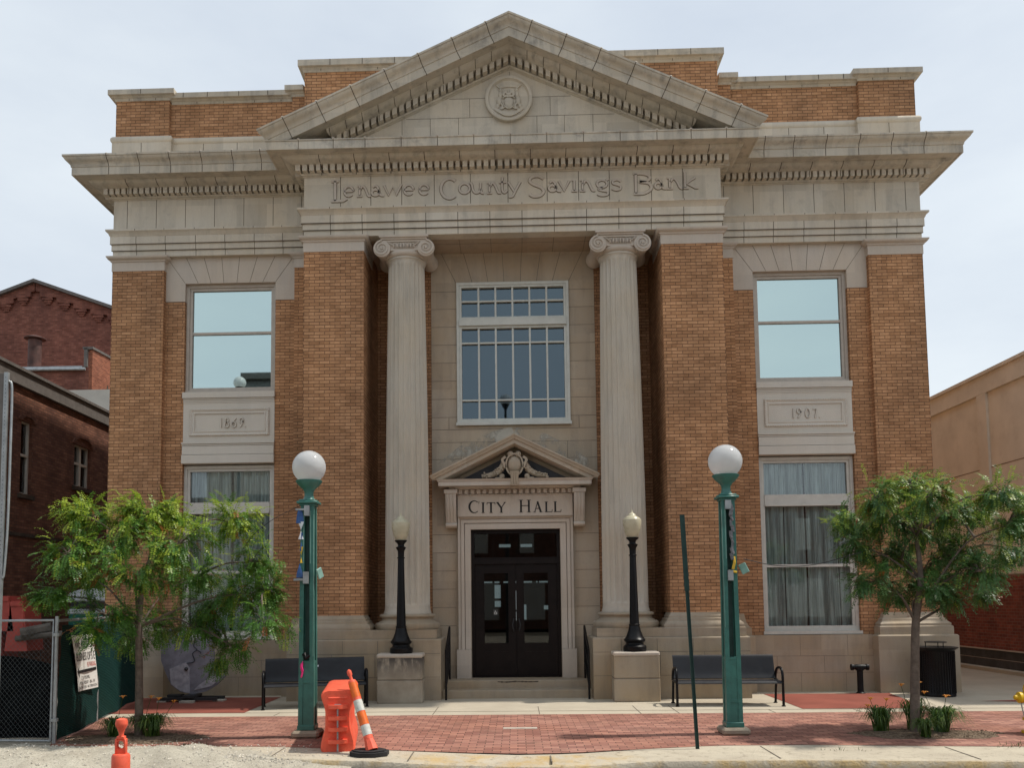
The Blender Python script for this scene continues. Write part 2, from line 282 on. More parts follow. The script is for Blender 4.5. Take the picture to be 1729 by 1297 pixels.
# ------------------------------------------------------------------ mesh helper
class MB:
    def __init__(s): s.v = []; s.f = []; s.mi = []; s.cur = 0
    def add(s, vs, fs):
        o = len(s.v); s.v += [tuple(p) for p in vs]; s.f += [tuple(i+o for i in f) for f in fs]; s.mi += [s.cur]*len(fs); return s
    def box(s, x0, x1, y0, y1, z0, z1):
        if x0 > x1: x0, x1 = x1, x0
        if y0 > y1: y0, y1 = y1, y0
        if z0 > z1: z0, z1 = z1, z0
        return s.add([(x0, y0, z0), (x1, y0, z0), (x1, y1, z0), (x0, y1, z0), (x0, y0, z1), (x1, y0, z1), (x1, y1, z1), (x0, y1, z1)],
                     [(0, 3, 2, 1), (4, 5, 6, 7), (0, 1, 5, 4), (1, 2, 6, 5), (2, 3, 7, 6), (3, 0, 4, 7)])
    def bbox(s, x0, x1, y0, y1, z0, z1, b=.01):
        """box with chamfered edges"""
        cx, cy, cz = (x0+x1)/2, (y0+y1)/2, (z0+z1)/2; hx, hy, hz = abs(x1-x0)/2, abs(y1-y0)/2, abs(z1-z0)/2; b = min(b, hx*.9, hy*.9, hz*.9)
        vs = []; idx = {}
        for sx in (-1, 1):
            for sy in (-1, 1):
                for sz in (-1, 1):
                    for a in range(3):
                        p = [sx*(hx-b), sy*(hy-b), sz*(hz-b)]; p[a] = (sx*hx, sy*hy, sz*hz)[a]
                        idx[(sx, sy, sz, a)] = len(vs); vs.append((cx+p[0], cy+p[1], cz+p[2]))
        fs = []
        for a in range(3):
            o = [i for i in range(3) if i != a]
            for sg in (-1, 1):
                q = []
                for (u, v) in ((-1, -1), (1, -1), (1, 1), (-1, 1)):
                    t = [0, 0, 0]; t[a] = sg; t[o[0]] = u; t[o[1]] = v; q.append(idx[(*t, a)])
                if (sg > 0) == (a == 1): q.reverse()
                fs.append(tuple(q))
        for a in range(3):      # edges along axis a
            o = [i for i in range(3) if i != a]
            for u in (-1, 1):
                for v in (-1, 1):
                    def g(w, face):
                        t = [0, 0, 0]; t[a] = w; t[o[0]] = u; t[o[1]] = v; return idx[(*t, face)]
                    fs.append((g(-1, o[0]), g(1, o[0]), g(1, o[1]), g(-1, o[1])))
        for sx in (-1, 1):
            for sy in (-1, 1):
                for sz in (-1, 1): fs.append((idx[(sx, sy, sz, 0)], idx[(sx, sy, sz, 1)], idx[(sx, sy, sz, 2)]))
        s.fix = True
        return s.add(vs, fs)
    def prism(s, pts, y0, y1):
        """polygon in x,z drawn out along y (any winding)"""
        n = len(pts); ar = sum(pts[i][0]*pts[(i+1) % n][1]-pts[(i+1) % n][0]*pts[i][1] for i in range(n))
        if ar < 0: pts = pts[::-1]
        vs = [(x, y0, z) for x, z in pts]+[(x, y1, z) for x, z in pts]
        return s.add(vs, [tuple(range(n)), tuple(range(2*n-1, n-1, -1))]+[(i, i+n, (i+1) % n+n, (i+1) % n) for i in range(n)])
    def prismx(s, pts, x0, x1):
        n = len(pts); ar = sum(pts[i][0]*pts[(i+1) % n][1]-pts[(i+1) % n][0]*pts[i][1] for i in range(n))
        if ar < 0: pts = pts[::-1]
        vs = [(x0, y, z) for y, z in pts]+[(x1, y, z) for y, z in pts]
        return s.add(vs, [tuple(range(n-1, -1, -1)), tuple(range(n, 2*n))]+[((i+1) % n, (i+1) % n+n, i+n, i) for i in range(n)])
    def prismz(s, pts, z0, z1):
        n = len(pts); ar = sum(pts[i][0]*pts[(i+1) % n][1]-pts[(i+1) % n][0]*pts[i][1] for i in range(n))
        if ar < 0: pts = pts[::-1]
        vs = [(x, y, z0) for x, y in pts]+[(x, y, z1) for x, y in pts]
        return s.add(vs, [tuple(range(n-1, -1, -1)), tuple(range(n, 2*n))]+[(i, (i+1) % n, (i+1) % n+n, i+n) for i in range(n)])
    def lathe(s, prof, c=(0, 0, 0), n=32, axis='z', rf=None, cap=True):
        vs = []
        for (r, h) in prof:
            for i in range(n):
                a = 2*pi*i/n; rr = r*(rf(a, h) if rf else 1)
                p = (rr*cos(a), rr*sin(a), h)
                if axis == 'y': p = (p[0], -p[2], p[1])
                if axis == 'x': p = (p[2], p[0], p[1])
                vs.append((c[0]+p[0], c[1]+p[1], c[2]+p[2]))
        fs = []
        for j in range(len(prof)-1):
            for i in range(n):
                k_ = (i+1) % n; fs.append((j*n+i, j*n+k_, (j+1)*n+k_, (j+1)*n+i))
        if cap: fs.append(tuple(range(n-1, -1, -1))); fs.append(tuple((len(prof)-1)*n+i for i in range(n)))
        return s.add(vs, fs)
    def tube(s, pts, r, n=8, cap=True):
        P = [Vector(p) for p in pts]; R_ = r if isinstance(r, (list, tuple)) else [r]*len(P); vs = []; up = Vector((0, 0, 1))
        prev = None
        for i, p in enumerate(P):
            d = (P[min(i+1, len(P)-1)]-P[max(i-1, 0)]).normalized()
            if prev is None:
                a = d.orthogonal().normalized()
            else:
                a = (prev-d*prev.dot(d)); a = a.normalized() if a.length > 1e-6 else d.orthogonal().normalized()
            prev = a; b = d.cross(a)
            for k_ in range(n):
                t = 2*pi*(k_+.5)/n; vs.append(p+(a*cos(t)+b*sin(t))*R_[i])
        fs = []
        for j in range(len(P)-1):
            for i in range(n):
                k_ = (i+1) % n; fs.append((j*n+i, j*n+k_, (j+1)*n+k_, (j+1)*n+i))
        if cap: fs.append(tuple(range(n-1, -1, -1))); fs.append(tuple((len(P)-1)*n+i for i in range(n)))
        return s.add(vs, fs)
    def sphere(s, c, r, n=16, m=10, sc=(1, 1, 1)):
        vs = [(c[0], c[1], c[2]-r*sc[2])]
        for j in range(1, m):
            ph = -pi/2+pi*j/m
            for i in range(n):
                a = 2*pi*i/n; vs.append((c[0]+r*cos(ph)*cos(a)*sc[0], c[1]+r*cos(ph)*sin(a)*sc[1], c[2]+r*sin(ph)*sc[2]))
        vs.append((c[0], c[1], c[2]+r*sc[2])); fs = []
        for i in range(n): fs.append((0, 1+(i+1) % n, 1+i))
        for j in range(m-2):
            for i in range(n): fs.append((1+j*n+i, 1+j*n+(i+1) % n, 1+(j+1)*n+(i+1) % n, 1+(j+1)*n+i))
        t = len(vs)-1
        for i in range(n): fs.append((1+(m-2)*n+i, 1+(m-2)*n+(i+1) % n, t))
        return s.add(vs, fs)
    def sweep(s, path, prof, close=True):
        """profile (p outwards, z) along a plan path; outward is to the right of travel; mitred"""
        n = len(path); ms = []
        for i in range(n):
            ns = []
            for a, b in ((i-1, i), (i, i+1)):
                if a < 0 or b >= n: continue
                d = Vector((path[b][0]-path[a][0], path[b][1]-path[a][1])).normalized(); ns.append(Vector((d.y, -d.x)))
            if len(ns) == 1: m = ns[0]
            else: m = (ns[0]+ns[1]); m = m/(m.dot(ns[0]))
            ms.append(m)
        k_ = len(prof); vs = []
        for i in range(n):
            for (p, z) in prof: vs.append((path[i][0]+ms[i].x*p, path[i][1]+ms[i].y*p, z))
        fs = []
        rng = range(k_) if close else range(k_-1)
        for i in range(n-1):
            for j in rng:
                j2 = (j+1) % k_; fs.append((i*k_+j, (i+1)*k_+j, (i+1)*k_+j2, i*k_+j2))
        if close: fs.append(tuple(range(k_-1, -1, -1))); fs.append(tuple((n-1)*k_+j for j in range(k_)))
        s.fix = True
        return s.add(vs, fs)
    def ribbon(s, pts, w, y, d):
        """flat raised stroke facing -y through (x, z) points; w a width or list"""
        n = len(pts); Wd = w if isinstance(w, (list, tuple)) else [w]*n; L = []; R_ = []
        for i in range(n):
            a = Vector(pts[max(i-1, 0)]); b = Vector(pts[min(i+1, n-1)]); dd = (b-a); dd = dd.normalized() if dd.length > 1e-9 else Vector((1, 0)); nn = Vector((-dd.y, dd.x))*Wd[i]/2
            p = Vector(pts[i]); L.append(p+nn); R_.append(p-nn)
        vs = [(p.x, y-d, p.y) for p in L]+[(p.x, y-d, p.y) for p in R_]+[(p.x, y, p.y) for p in L]+[(p.x, y, p.y) for p in R_]
        fs = []
        for i in range(n-1):
            fs.append((n+i, n+i+1, i+1, i)); fs.append((i, i+1, 2*n+i+1, 2*n+i)); fs.append((3*n+i, 3*n+i+1, n+i+1, n+i))
        fs.append((0, 2*n, 3*n, n)); fs.append((n-1, 2*n-1, 4*n-1, 3*n-1))
        s.fix = True
        return s.add(vs, fs)
    def build(s, name, mat, parent=None, smooth=None, bevel=0):
        me = bpy.data.meshes.new(name); me.from_pydata(s.v, [], s.f)
        mats = mat if isinstance(mat, (list, tuple)) else [mat]
        for m in mats: me.materials.append(M[m] if isinstance(m, str) else m)
        if len(mats) > 1: me.polygons.foreach_set('material_index', s.mi)
        if getattr(s, 'fix', False):
            import bmesh
            bm = bmesh.new(); bm.from_mesh(me); bmesh.ops.recalc_face_normals(bm, faces=bm.faces); bm.to_mesh(me); bm.free()
        if smooth is not None:
            me.polygons.foreach_set('use_smooth', [True]*len(me.polygons)); me.set_sharp_from_angle(angle=radians(smooth))
        me.update(); o = bpy.data.objects.new(name, me); COL.objects.link(o)
        if parent: o.parent = parent
        return o

def tag(o, label, cat, group=None, kind=None):
    o['label'] = label; o['category'] = cat
    if group: o['group'] = group
    if kind: o['kind'] = kind
    return o
def thing(name, label, cat, loc=(0, 0, 0), rz=0, group=None):
    o = bpy.data.objects.new(name, None); COL.objects.link(o); o.location = loc; o.rotation_euler = (0, 0, rz); o.empty_display_size = .2
    return tag(o, label, cat, group)
def struct(o): o['kind'] = 'structure'; return o
def dup(root, loc, rz=0, label=None):
    def cp(o, par):
        c = o.copy(); COL.objects.link(c)
        if par is not None: c.parent = par
        for ch in list(o.children): cp(ch, c)
        return c
    r = cp(root, None); r.location = loc; r.rotation_euler = (0, 0, rz)
    if label: r['label'] = label
    return r
def crom(pts, k=6):
    if len(pts) < 3: return pts
    P = [Vector(p) for p in pts]; P = [2*P[0]-P[1]]+P+[2*P[-1]-P[-2]]; o = []
    for i in range(1, len(P)-2):
        for j in range(k):
            t = j/k; a, b, c, d = P[i-1:i+3]
            o.append(tuple(.5*((2*b)+(c-a)*t+(2*a-5*b+4*c-d)*t*t+(3*b-a-3*c+d)*t**3)))
    o.append(tuple(P[-2])); return o
def arc(cx, cz, rx, rz, a0, a1, n=18): return [(cx+rx*cos(radians(a0+(a1-a0)*i/n)), cz+rz*sin(radians(a0+(a1-a0)*i/n))) for i in range(n+1)]

# ================================================================== GROUND
def sheet(name, pts, z, mat, label=None):
    mb = MB(); mb.prismz(pts, z-.003, z) if False else mb.add([(x, y, z) for x, y in pts], [tuple(range(len(pts)))])
    o = mb.build(name, mat); return struct(o)
sheet('ground', [(-1500, -1500), (1500, -1500), (1500, 1500), (-1500, 1500)], -.20, 'dirt')
sheet('road', [(-200, -13.2), (200, -13.2), (200, -5.3), (-200, -5.3)], -.155, 'asphalt')
mb = MB(); mb.box(-200, 200, -26, -13.2, -.4, -.0); struct(mb.build('far_pavement', 'walk'))
def lerp(tab, x):
    if x <= tab[0][0]: return tab[0][1]
    for (a, b), (c_, d) in zip(tab, tab[1:]):
        if x <= c_: return b+(d-b)*(x-a)/(c_-a)
    return tab[-1][1]
KE = [(-6, -5.75), (-3.2, -5.8), (-2.2, -6.02), (-1.2, -6.17), (.2, -6.22), (1.8, -6.18), (3.1, -6.16), (5.5, -6.3), (12, -6.5)]
KZ = [(-1.6, 0), (-.7, -.035), (.0, -.05), (.8, -.045), (1.5, 0)]
BE = [(-6, -5.0), (-3.1, -5.14), (-1.8, -5.4), (-.5, -5.66), (0, -5.74), (.6, -5.70), (1.6, -5.44), (2.4, -5.24), (3.5, -5.22), (5.8, -5.42), (14, -5.6)]
xs = [-9+i*.1 for i in range(250)]
mb = MB()
def wob(x): return .012*sin(x*5.1)+.008*sin(x*13.7+1)
rows = []
for x in xs:
    e = lerp(KE, x); z = lerp(KZ, x); ch = (.010*sin(x*23)+.012*sin(x*41+2)) if x < -1.2 else .003*sin(x*17)
    rows.append([(x, 30, 0), (x, lerp(BE, x)+.2, 0), (x, lerp(BE, x)-.05, z*.3), (x, e+.05, z-.002), (x, e+.015+ch, z-.014), (x, e+ch, z-.04), (x, e-.01+ch, -.09), (x, e-.01, -.17)])
mb.v = [p for r in rows for p in r]
for i in range(len(rows)-1):
    for j in range(7): mb.f.append((i*8+j, i*8+j+1, (i+1)*8+j+1, (i+1)*8+j)); mb.mi.append(1 if j >= 2 else 0)
mb.fix = True
struct(mb.build('pavement', ['walk', 'kerb'], None, 40))
pv = [(x, lerp(BE, x)+.0) for x in [-6+.25*i for i in range(69)]]
sheet('brick_path', pv+[(11.25, -2.18), (-7.2, -2.30)], .004, 'paver')
sheet('red_path', [(-7.4, -1.86), (-4.5, -1.80), (-4.52, .49), (-7.4, .49)], .0045, 'redwalk')
sheet('red_path', [(4.62, -1.76), (6.62, -1.78), (6.95, .45), (4.62, .45)], .0045, 'redwalk')
sheet('red_path', [(7.9, -.9), (11.2, -1.6), (11.2, -.3)], .0045, 'redwalk')
# scored joints of the concrete
mb = MB()
for x in (-3.9, -2.63, -1.35, .35, 1.95, 2.55, 4.05, 5.4, 7.0, 8.6):
    mb.box(x-.006, x+.006, -2.2, -1.2 if abs(x) < 3 else -1.85, .001, .0035)
for x in (-2.9, -1.25, .38, 2.95, 5.1, 7.2):
    e = lerp(KE, x); mb.box(x-.007, x+.007, e+.06, lerp(BE, x)-.06, -.06 if abs(x) < .9 else .001, .0045 if abs(x) > .9 else -.01)
mb.box(-7.4, 11.2, -1.83, -1.815, .001, .0035)
o = mb.build('pavement_joint', 'joint_soft'); struct(o)
# gravel bank spilled over the kerb on the left
mb = MB(); nx, ny = 110, 46
def gz(x, y):
    e = min(1, max(0, (-2.55+.25*sin(y*4)-x)/1.3)); f = min(1, max(0, (-4.98+.07*sin(x*6)+.04*sin(x*17)-y)/.35))
    h = .045+.02*sin(x*3.1+y*2)+.012*sin(x*11+y*7)+.008*sin(x*27)*sin(y*31)
    base = -.0 if y > -5.9 else -.15*min(1, (-5.9-y)/.6)
    return base+h*e*f-.03*(1-e*f)-(.0)
for j in range(ny):
    for i in range(nx):
        x = -9.5+i*(7.6/(nx-1)); y = -8.2+j*(3.4/(ny-1)); mb.v.append((x, y, gz(x, y)))
for j in range(ny-1):
    for i in range(nx-1): mb.f.append((j*nx+i, j*nx+i+1, (j+1)*nx+i+1, (j+1)*nx+i)); mb.mi.append(0)
struct(mb.build('gravel_ground', 'gravel', None, 60))
mb = MB(); rs = random.Random(5)
for i in range(2600):
    if i < 1900: x = rs.uniform(-8, -2.5)-abs(rs.gauss(0, .2)); y = rs.uniform(-6.9, -5.0)
    elif i < 2200: x = rs.uniform(-6.1, -4.1); y = rs.uniform(-5.1, -4.4)
    else: x = rs.uniform(-3.4, -2.0); y = rs.uniform(-6.0, -5.75)-.05*rs.random()
    r = rs.uniform(.006, .02)*(1.3 if rs.random() < .08 else 1); z = max(gz(x, y), 0 if y > -5.8 else -.15)
    a = rs.random()*6
    pts = [(x+r*cos(a+t*2.1)*rs.uniform(.7, 1.2), y+r*sin(a+t*2.1)*rs.uniform(.7, 1.2), z+r*.1) for t in range(3)]
    pts.append((x, y, z+r*rs.uniform(.6, 1.1))); mb.add(pts, [(0, 1, 3), (1, 2, 3), (2, 0, 3)])
o = mb.build('gravel', 'stones'); o['kind'] = 'stuff'; o['label'] = 'pale crushed limestone chips scattered over the kerb at left'; o['category'] = 'gravel'
# tree pits
def pit(cx, cy, rx, ry, label):
    mb = MB(); n = 40; mb.v.append((cx, cy, .035))
    for ring, (q, z) in enumerate(((.5, .032), (1, .006))):
        for i in range(n):
            a = 2*pi*i/n; w = 1+.08*sin(5*a)+.05*sin(11*a+1); mb.v.append((cx+rx*q*w*cos(a), cy+ry*q*w*sin(a), z+.004*sin(i*3)))
    for i in range(n): mb.f.append((0, 1+i, 1+(i+1) % n)); mb.f.append((1+i, 1+n+i, 1+n+(i+1) % n, 1+(i+1) % n)); mb.mi += [0, 0]
    mb.fix = True
    for i in range(500):
        a = rs.random()*6.28; q = sqrt(rs.random()); x = cx+rx*q*cos(a); y = cy+ry*q*sin(a); r = rs.uniform(.008, .022); b_ = rs.random()*3
        z = .012+.02*(1-q); mb.add([(x-r*cos(b_), y-r*sin(b_), z), (x+r*cos(b_), y+r*sin(b_), z+.006), (x+.3*r*sin(b_), y-.3*r*cos(b_), z+.014)], [(0, 1, 2)])
    o = mb.build('soil', 'mulch'); struct(o); return o
pit(-5.15, -4.45, .95, .48, ''); pit(5.35, -4.45, .95, .42, '')

# ================================================================== THE BANK
bank = thing('bank_building', 'golden brick bank turned city hall with stone columns, pediment and cornice', 'building')
YW, YB = .75, .87          # wing plane, brick between pilasters
# --- brick walls
mb = MB()
for s in (-1, 1):
    def X(a, b): return (a*s, b*s) if s > 0 else (b*s, a*s)
    x0, x1 = X(6.655, 7.05); mb.box(x0, x1, YB, 1.3, 1.08, 7.94)
    x0, x1 = X(4.385, 4.80); mb.box(x0, x1, YB, 1.3, 1.08, 7.94)
    x0, x1 = X(7.95, 8.11); mb.box(x0, x1, 1.3, 22, 0, 12.2)
    x0, x1 = X(1.645, 1.80); mb.box(x0, x1, .965, 1.9, 1.1, 8.84); x0, x1 = X(1.80, 2.86); mb.box(x0, x1, 1.75, 1.9, 0, 9.4); x0, x1 = X(2.86, 3.0); mb.box(x0, x1, .97, 1.9, 0, 9.4)
mb.box(-7.95, 7.95, 21.8, 22, 0, 12.2)
mb.build('wall', 'brick', bank)
mb = MB(); mb.box(-7.95, 7.95, 1.3, 21.8, 11.3, 11.4); mb.build('roof', 'roofing', bank)
mb = MB(); mb.box(-7.9, -1.3, 3.0, 3.1, 0, 11.3); mb.box(1.3, 7.9, 3.0, 3.1, 0, 11.3); mb.box(-1.3, 1.3, 3.0, 3.1, 4.2, 11.3); mb.box(-1.3, 1.3, 5.5, 5.6, 0, 4.2)
mb.box(-1.35, -1.3, 1.3, 5.5, 0, 4.2); mb.box(1.3, 1.35, 1.3, 5.5, 0, 4.2); mb.box(-7.9, -3.1, 1.35, 3.0, 4.25, 4.35); mb.box(3.1, 7.9, 1.35, 3.0, 4.25, 4.35); mb.box(-1.6, 1.6, 1.35, 3.0, 4.25, 4.35); mb.box(-1.3, 1.3, 1.3, 5.5, .2, .296)
mb.build('interior_wall', 'interior', bank)
# --- brick piers
def pier(x0, x1, y0, y1, z0, z1, name='pier'):
    return MB().box(x0, x1, y0, y1, z0, z1).build(name, 'brick', bank)
PI = {}
for s in (-1, 1):
    a, b = sorted((2.85*s, 4.01*s)); PI['p', s] = pier(a, b, 0, .966, 1.555, 8.56)
    a, b = sorted((7.05*s, 8.11*s)); PI['c', s] = pier(a, b, YW, 1.3, 1.5, 8.56, 'corner_pier')
    a, b = sorted((4.012*s, 4.385*s)); PI['n', s] = pier(a, b, YW, 1.3, 1.5, 8.56, 'narrow_pilaster')
capprof = [(-.02, 8.555), (.012, 8.555), (.012, 8.74), (.03, 8.745), (.04, 8.775), (.075, 8.79), (.10, 8.83), (.10, 8.848), (-.02, 8.848)]
for s in (-1, 1):
    def pa(l): return [(x*s, y) for x, y in l][::(1 if s > 0 else -1)]
    MB().sweep(pa([(2.85, .96), (2.85, 0), (4.01, 0), (4.01, .74)]), capprof).build('capital', 'stone_clean', PI['p', s], 35)
    MB().sweep(pa([(7.05, .90), (7.05, YW), (8.11, YW), (8.11, 1.6)]), capprof).build('capital', 'stone_clean', PI['c', s], 35)
    MB().sweep(pa([(4.115, YW), (4.385, YW), (4.385, .90)]), capprof).build('capital', 'stone_clean', PI['n', s], 35)
# --- entablature
PATH = [(-8.11, 22), (-8.11, YW), (-4.01, YW), (-4.01, 0), (4.01, 0), (4.01, YW), (8.11, YW), (8.11, 22)]
arch = [(-.25, 8.852), (.0, 8.852), (.0, 8.975), (.022, 8.982), (.022, 9.105), (.045, 9.112), (.045, 9.265), (.055, 9.275), (.075, 9.33), (.115, 9.36), (.115, 9.395), (.0, 9.425), (-.25, 9.425)]
AJ_ = [-4.01+.52+i*.616 for i in range(12) if abs(-4.01+.52+i*.616) < 2.84]
ent = MB().sweep(PATH, arch).build('architrave', 'stone', bank, 30)
mb = MB(); mb.box(-3.76, 3.76, .25, .965, 8.853, 9.4); mb.box(1.81, 2.85, .966, 1.74, 8.853, 9.4); mb.box(-2.85, -1.81, .966, 1.74, 8.853, 9.4); mb.cur = 1
for x in AJ_: mb.box(x-.005, x+.005, .252, .95, 8.8505, 8.856)
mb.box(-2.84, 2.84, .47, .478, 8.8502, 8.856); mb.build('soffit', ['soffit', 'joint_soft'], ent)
fz = MB().sweep(PATH, [(-.25, 9.425), (0, 9.425), (0, 10.04), (-.25, 10.04)]).build('frieze', 'stone', bank)
bedp = [(-.2, 10.04), (.015, 10.04), (.03, 10.055), (.06, 10.06), (.075, 10.09), (.03, 10.092), (.03, 10.216), (.20, 10.217), (.21, 10.225), (.25, 10.232), (.30, 10.247), (.34, 10.270), (.362, 10.297), (.365, 10.312), (-.2, 10.312)]
corn = MB().sweep(PATH, bedp).build('bed_moulding', 'stone_dirty', bank, 40)
cor = MB().sweep(PATH, [(-.2, 10.313), (.55, 10.313), (.55, 10.305), (.585, 10.305), (.585, 10.462), (.60, 10.468), (.60, 10.49), (.56, 10.50), (-.2, 10.52)]).build('cornice', 'stone_dirty', bank, 30)
cym = [(.30, 10.49), (.602, 10.491), (.606, 10.508), (.618, 10.53), (.645, 10.555), (.68, 10.578), (.70, 10.61), (.705, 10.63), (.72, 10.632), (.72, 10.668), (.30, 10.70)]
mb = MB(); mb.sweep([(-8.11, 22), (-8.11, YW), (-4.66, YW)], cym); mb.sweep([(4.66, YW), (8.11, YW), (8.11, 22)], cym)
mb.build('gutter_moulding', 'stone_dirty', cor, 30)
# dentils
mb = MB()
def dent_run(xa, xb, y, n, axis='x'):
    st = (xb-xa)/n
    for i in range(n):
        c_ = xa+(i+.5)*st; w = st*.335
        if axis == 'x': mb.box(c_-w, c_+w, y-.19, y-.029, 10.092, 10.214)
        else: mb.box(y-.19 if y < 0 else y+.029, y-.029 if y < 0 else y+.19, c_-w, c_+w, 10.092, 10.214)
dent_run(-4.16, 4.16, 0, 62); dent_run(-8.26, -4.24, YW, 33); dent_run(4.24, 8.26, YW, 33)
dent_run(.02, .6, -4.01, 4, 'y'); dent_run(.02, .6, 4.01, 4, 'y'); dent_run(.75, 8, -8.11, 54, 'y'); dent_run(.75, 8, 8.11, 54, 'y')
mb.build('dentils', 'stone', corn)
# mortar joints as thin raised lines
def vj(mb, xs_, y, z0, z1, w=.011, d=.002):
    for x in xs_: mb.box(x-w/2, x+w/2, y-d, y+.004, z0, z1)
mb = MB()
FJ = [-3.30, -2.71, -2.11, -1.48, -.78, -.057, .695, 1.30, 1.89, 2.69, 3.29]
vj(mb, FJ, 0, 9.43, 10.04)
def wingx(x0, st, n): return [x0+i*st for i in range(n)]
for s in (-1, 1):
    vj(mb, [s*x for x in (7.83, 7.23, 6.63, 6.03, 5.43, 4.83, 4.25)], YW, 9.43, 10.04, .009)
mb.build('mortar_joint', 'joint', fz)
mb = MB()
AJ = [-4.01+.52+i*.616 for i in range(12)]
for (p, z0, z1) in ((0, 8.853, 8.975), (.022, 8.982, 9.105), (.045, 9.112, 9.265), (.115, 9.362, 9.394)):
    vj(mb, AJ, -p, z0, z1)
    for s in (-1, 1): vj(mb, [s*x for x in (7.62, 7.02, 6.40, 5.80, 5.20, 4.62, 4.2)], YW-p, z0, z1, .010)
# the two open bed joints under each fascia
for (p, z) in ((.0225, 8.978), (.0455, 9.108)):
    mb.box(-4.01-p, 4.01+p, -p-.0015, -p+.01, z-.006, z+.006)
    for s in (-1, 1): mb.box(*sorted((4.06*s, (8.11+p)*s)), YW-p-.0015, YW-p+.01, z-.005, z+.005)
mb.build('mortar_joint', 'joint', ent)
mb = MB()
CJ = [-3.98, -3.32]+[-2.72+i*.68 for i in range(9)]+[3.35, 4.0]
vj(mb, CJ, -.585, 10.306, 10.462); vj(mb, CJ, -.60, 10.468, 10.49)
for s in (-1, 1):
    wj = [s*x for x in (7.95, 7.33, 6.71, 6.08, 5.46, 4.9)]
    vj(mb, wj, YW-.585, 10.306, 10.462, .012); vj(mb, wj, YW-.60, 10.468, 10.49, .012)
    for x in wj:
        for i in range(len(cym)-1):
            (p0, z0), (p1, z1) = cym[i], cym[i+1]
            if p0 > .59 and p1 > .59: mb.prismx([(YW-p0-.003, z0), (YW-p1-.003, z1), (YW-p1+.02, z1), (YW-p0+.02, z0)], x-.006, x+.006)
mb.build('mortar_joint', 'joint', cor)
mb = MB()
for s in (-1, 1):
    for x in (7.95, 7.33, 6.71, 6.08, 5.46, 4.9): mb.sphere((x*s, YW-.69, 10.67), .032, 8, 6, (1, 1, .7))
for x in CJ: mb.sphere((x, -.585, 10.495), .03, 8, 6, (1, 1, .7))
mb.build('joint_cap', 'stone_clean', cor, 60)
mb = MB()
BJ = [-4.05+.4+i*.671 for i in range(12)]
vj(mb, BJ, -.19, 10.092, 10.214, .012, .003); vj(mb, BJ, -.075, 10.05, 10.09, .011, .003)
for s in (-1, 1): vj(mb, [s*x for x in (7.72, 7.1, 6.5, 5.9, 5.3, 4.7)], YW-.19, 10.092, 10.214, .012, .003)
for xl, yy in ((BJ, 0), ([7.72, 7.1, 6.5, 5.9, 5.3, 4.7, -7.72, -7.1, -6.5, -5.9, -5.3, -4.7], YW)):
    for x in xl: mb.prismx([(yy-.212, 10.222), (yy-.252, 10.229), (yy-.303, 10.244), (yy-.343, 10.268), (yy-.3655, 10.297), (yy-.3685, 10.311), (yy-.2, 10.311)], x-.006, x+.006)
mb.build('mortar_joint', 'joint', corn)

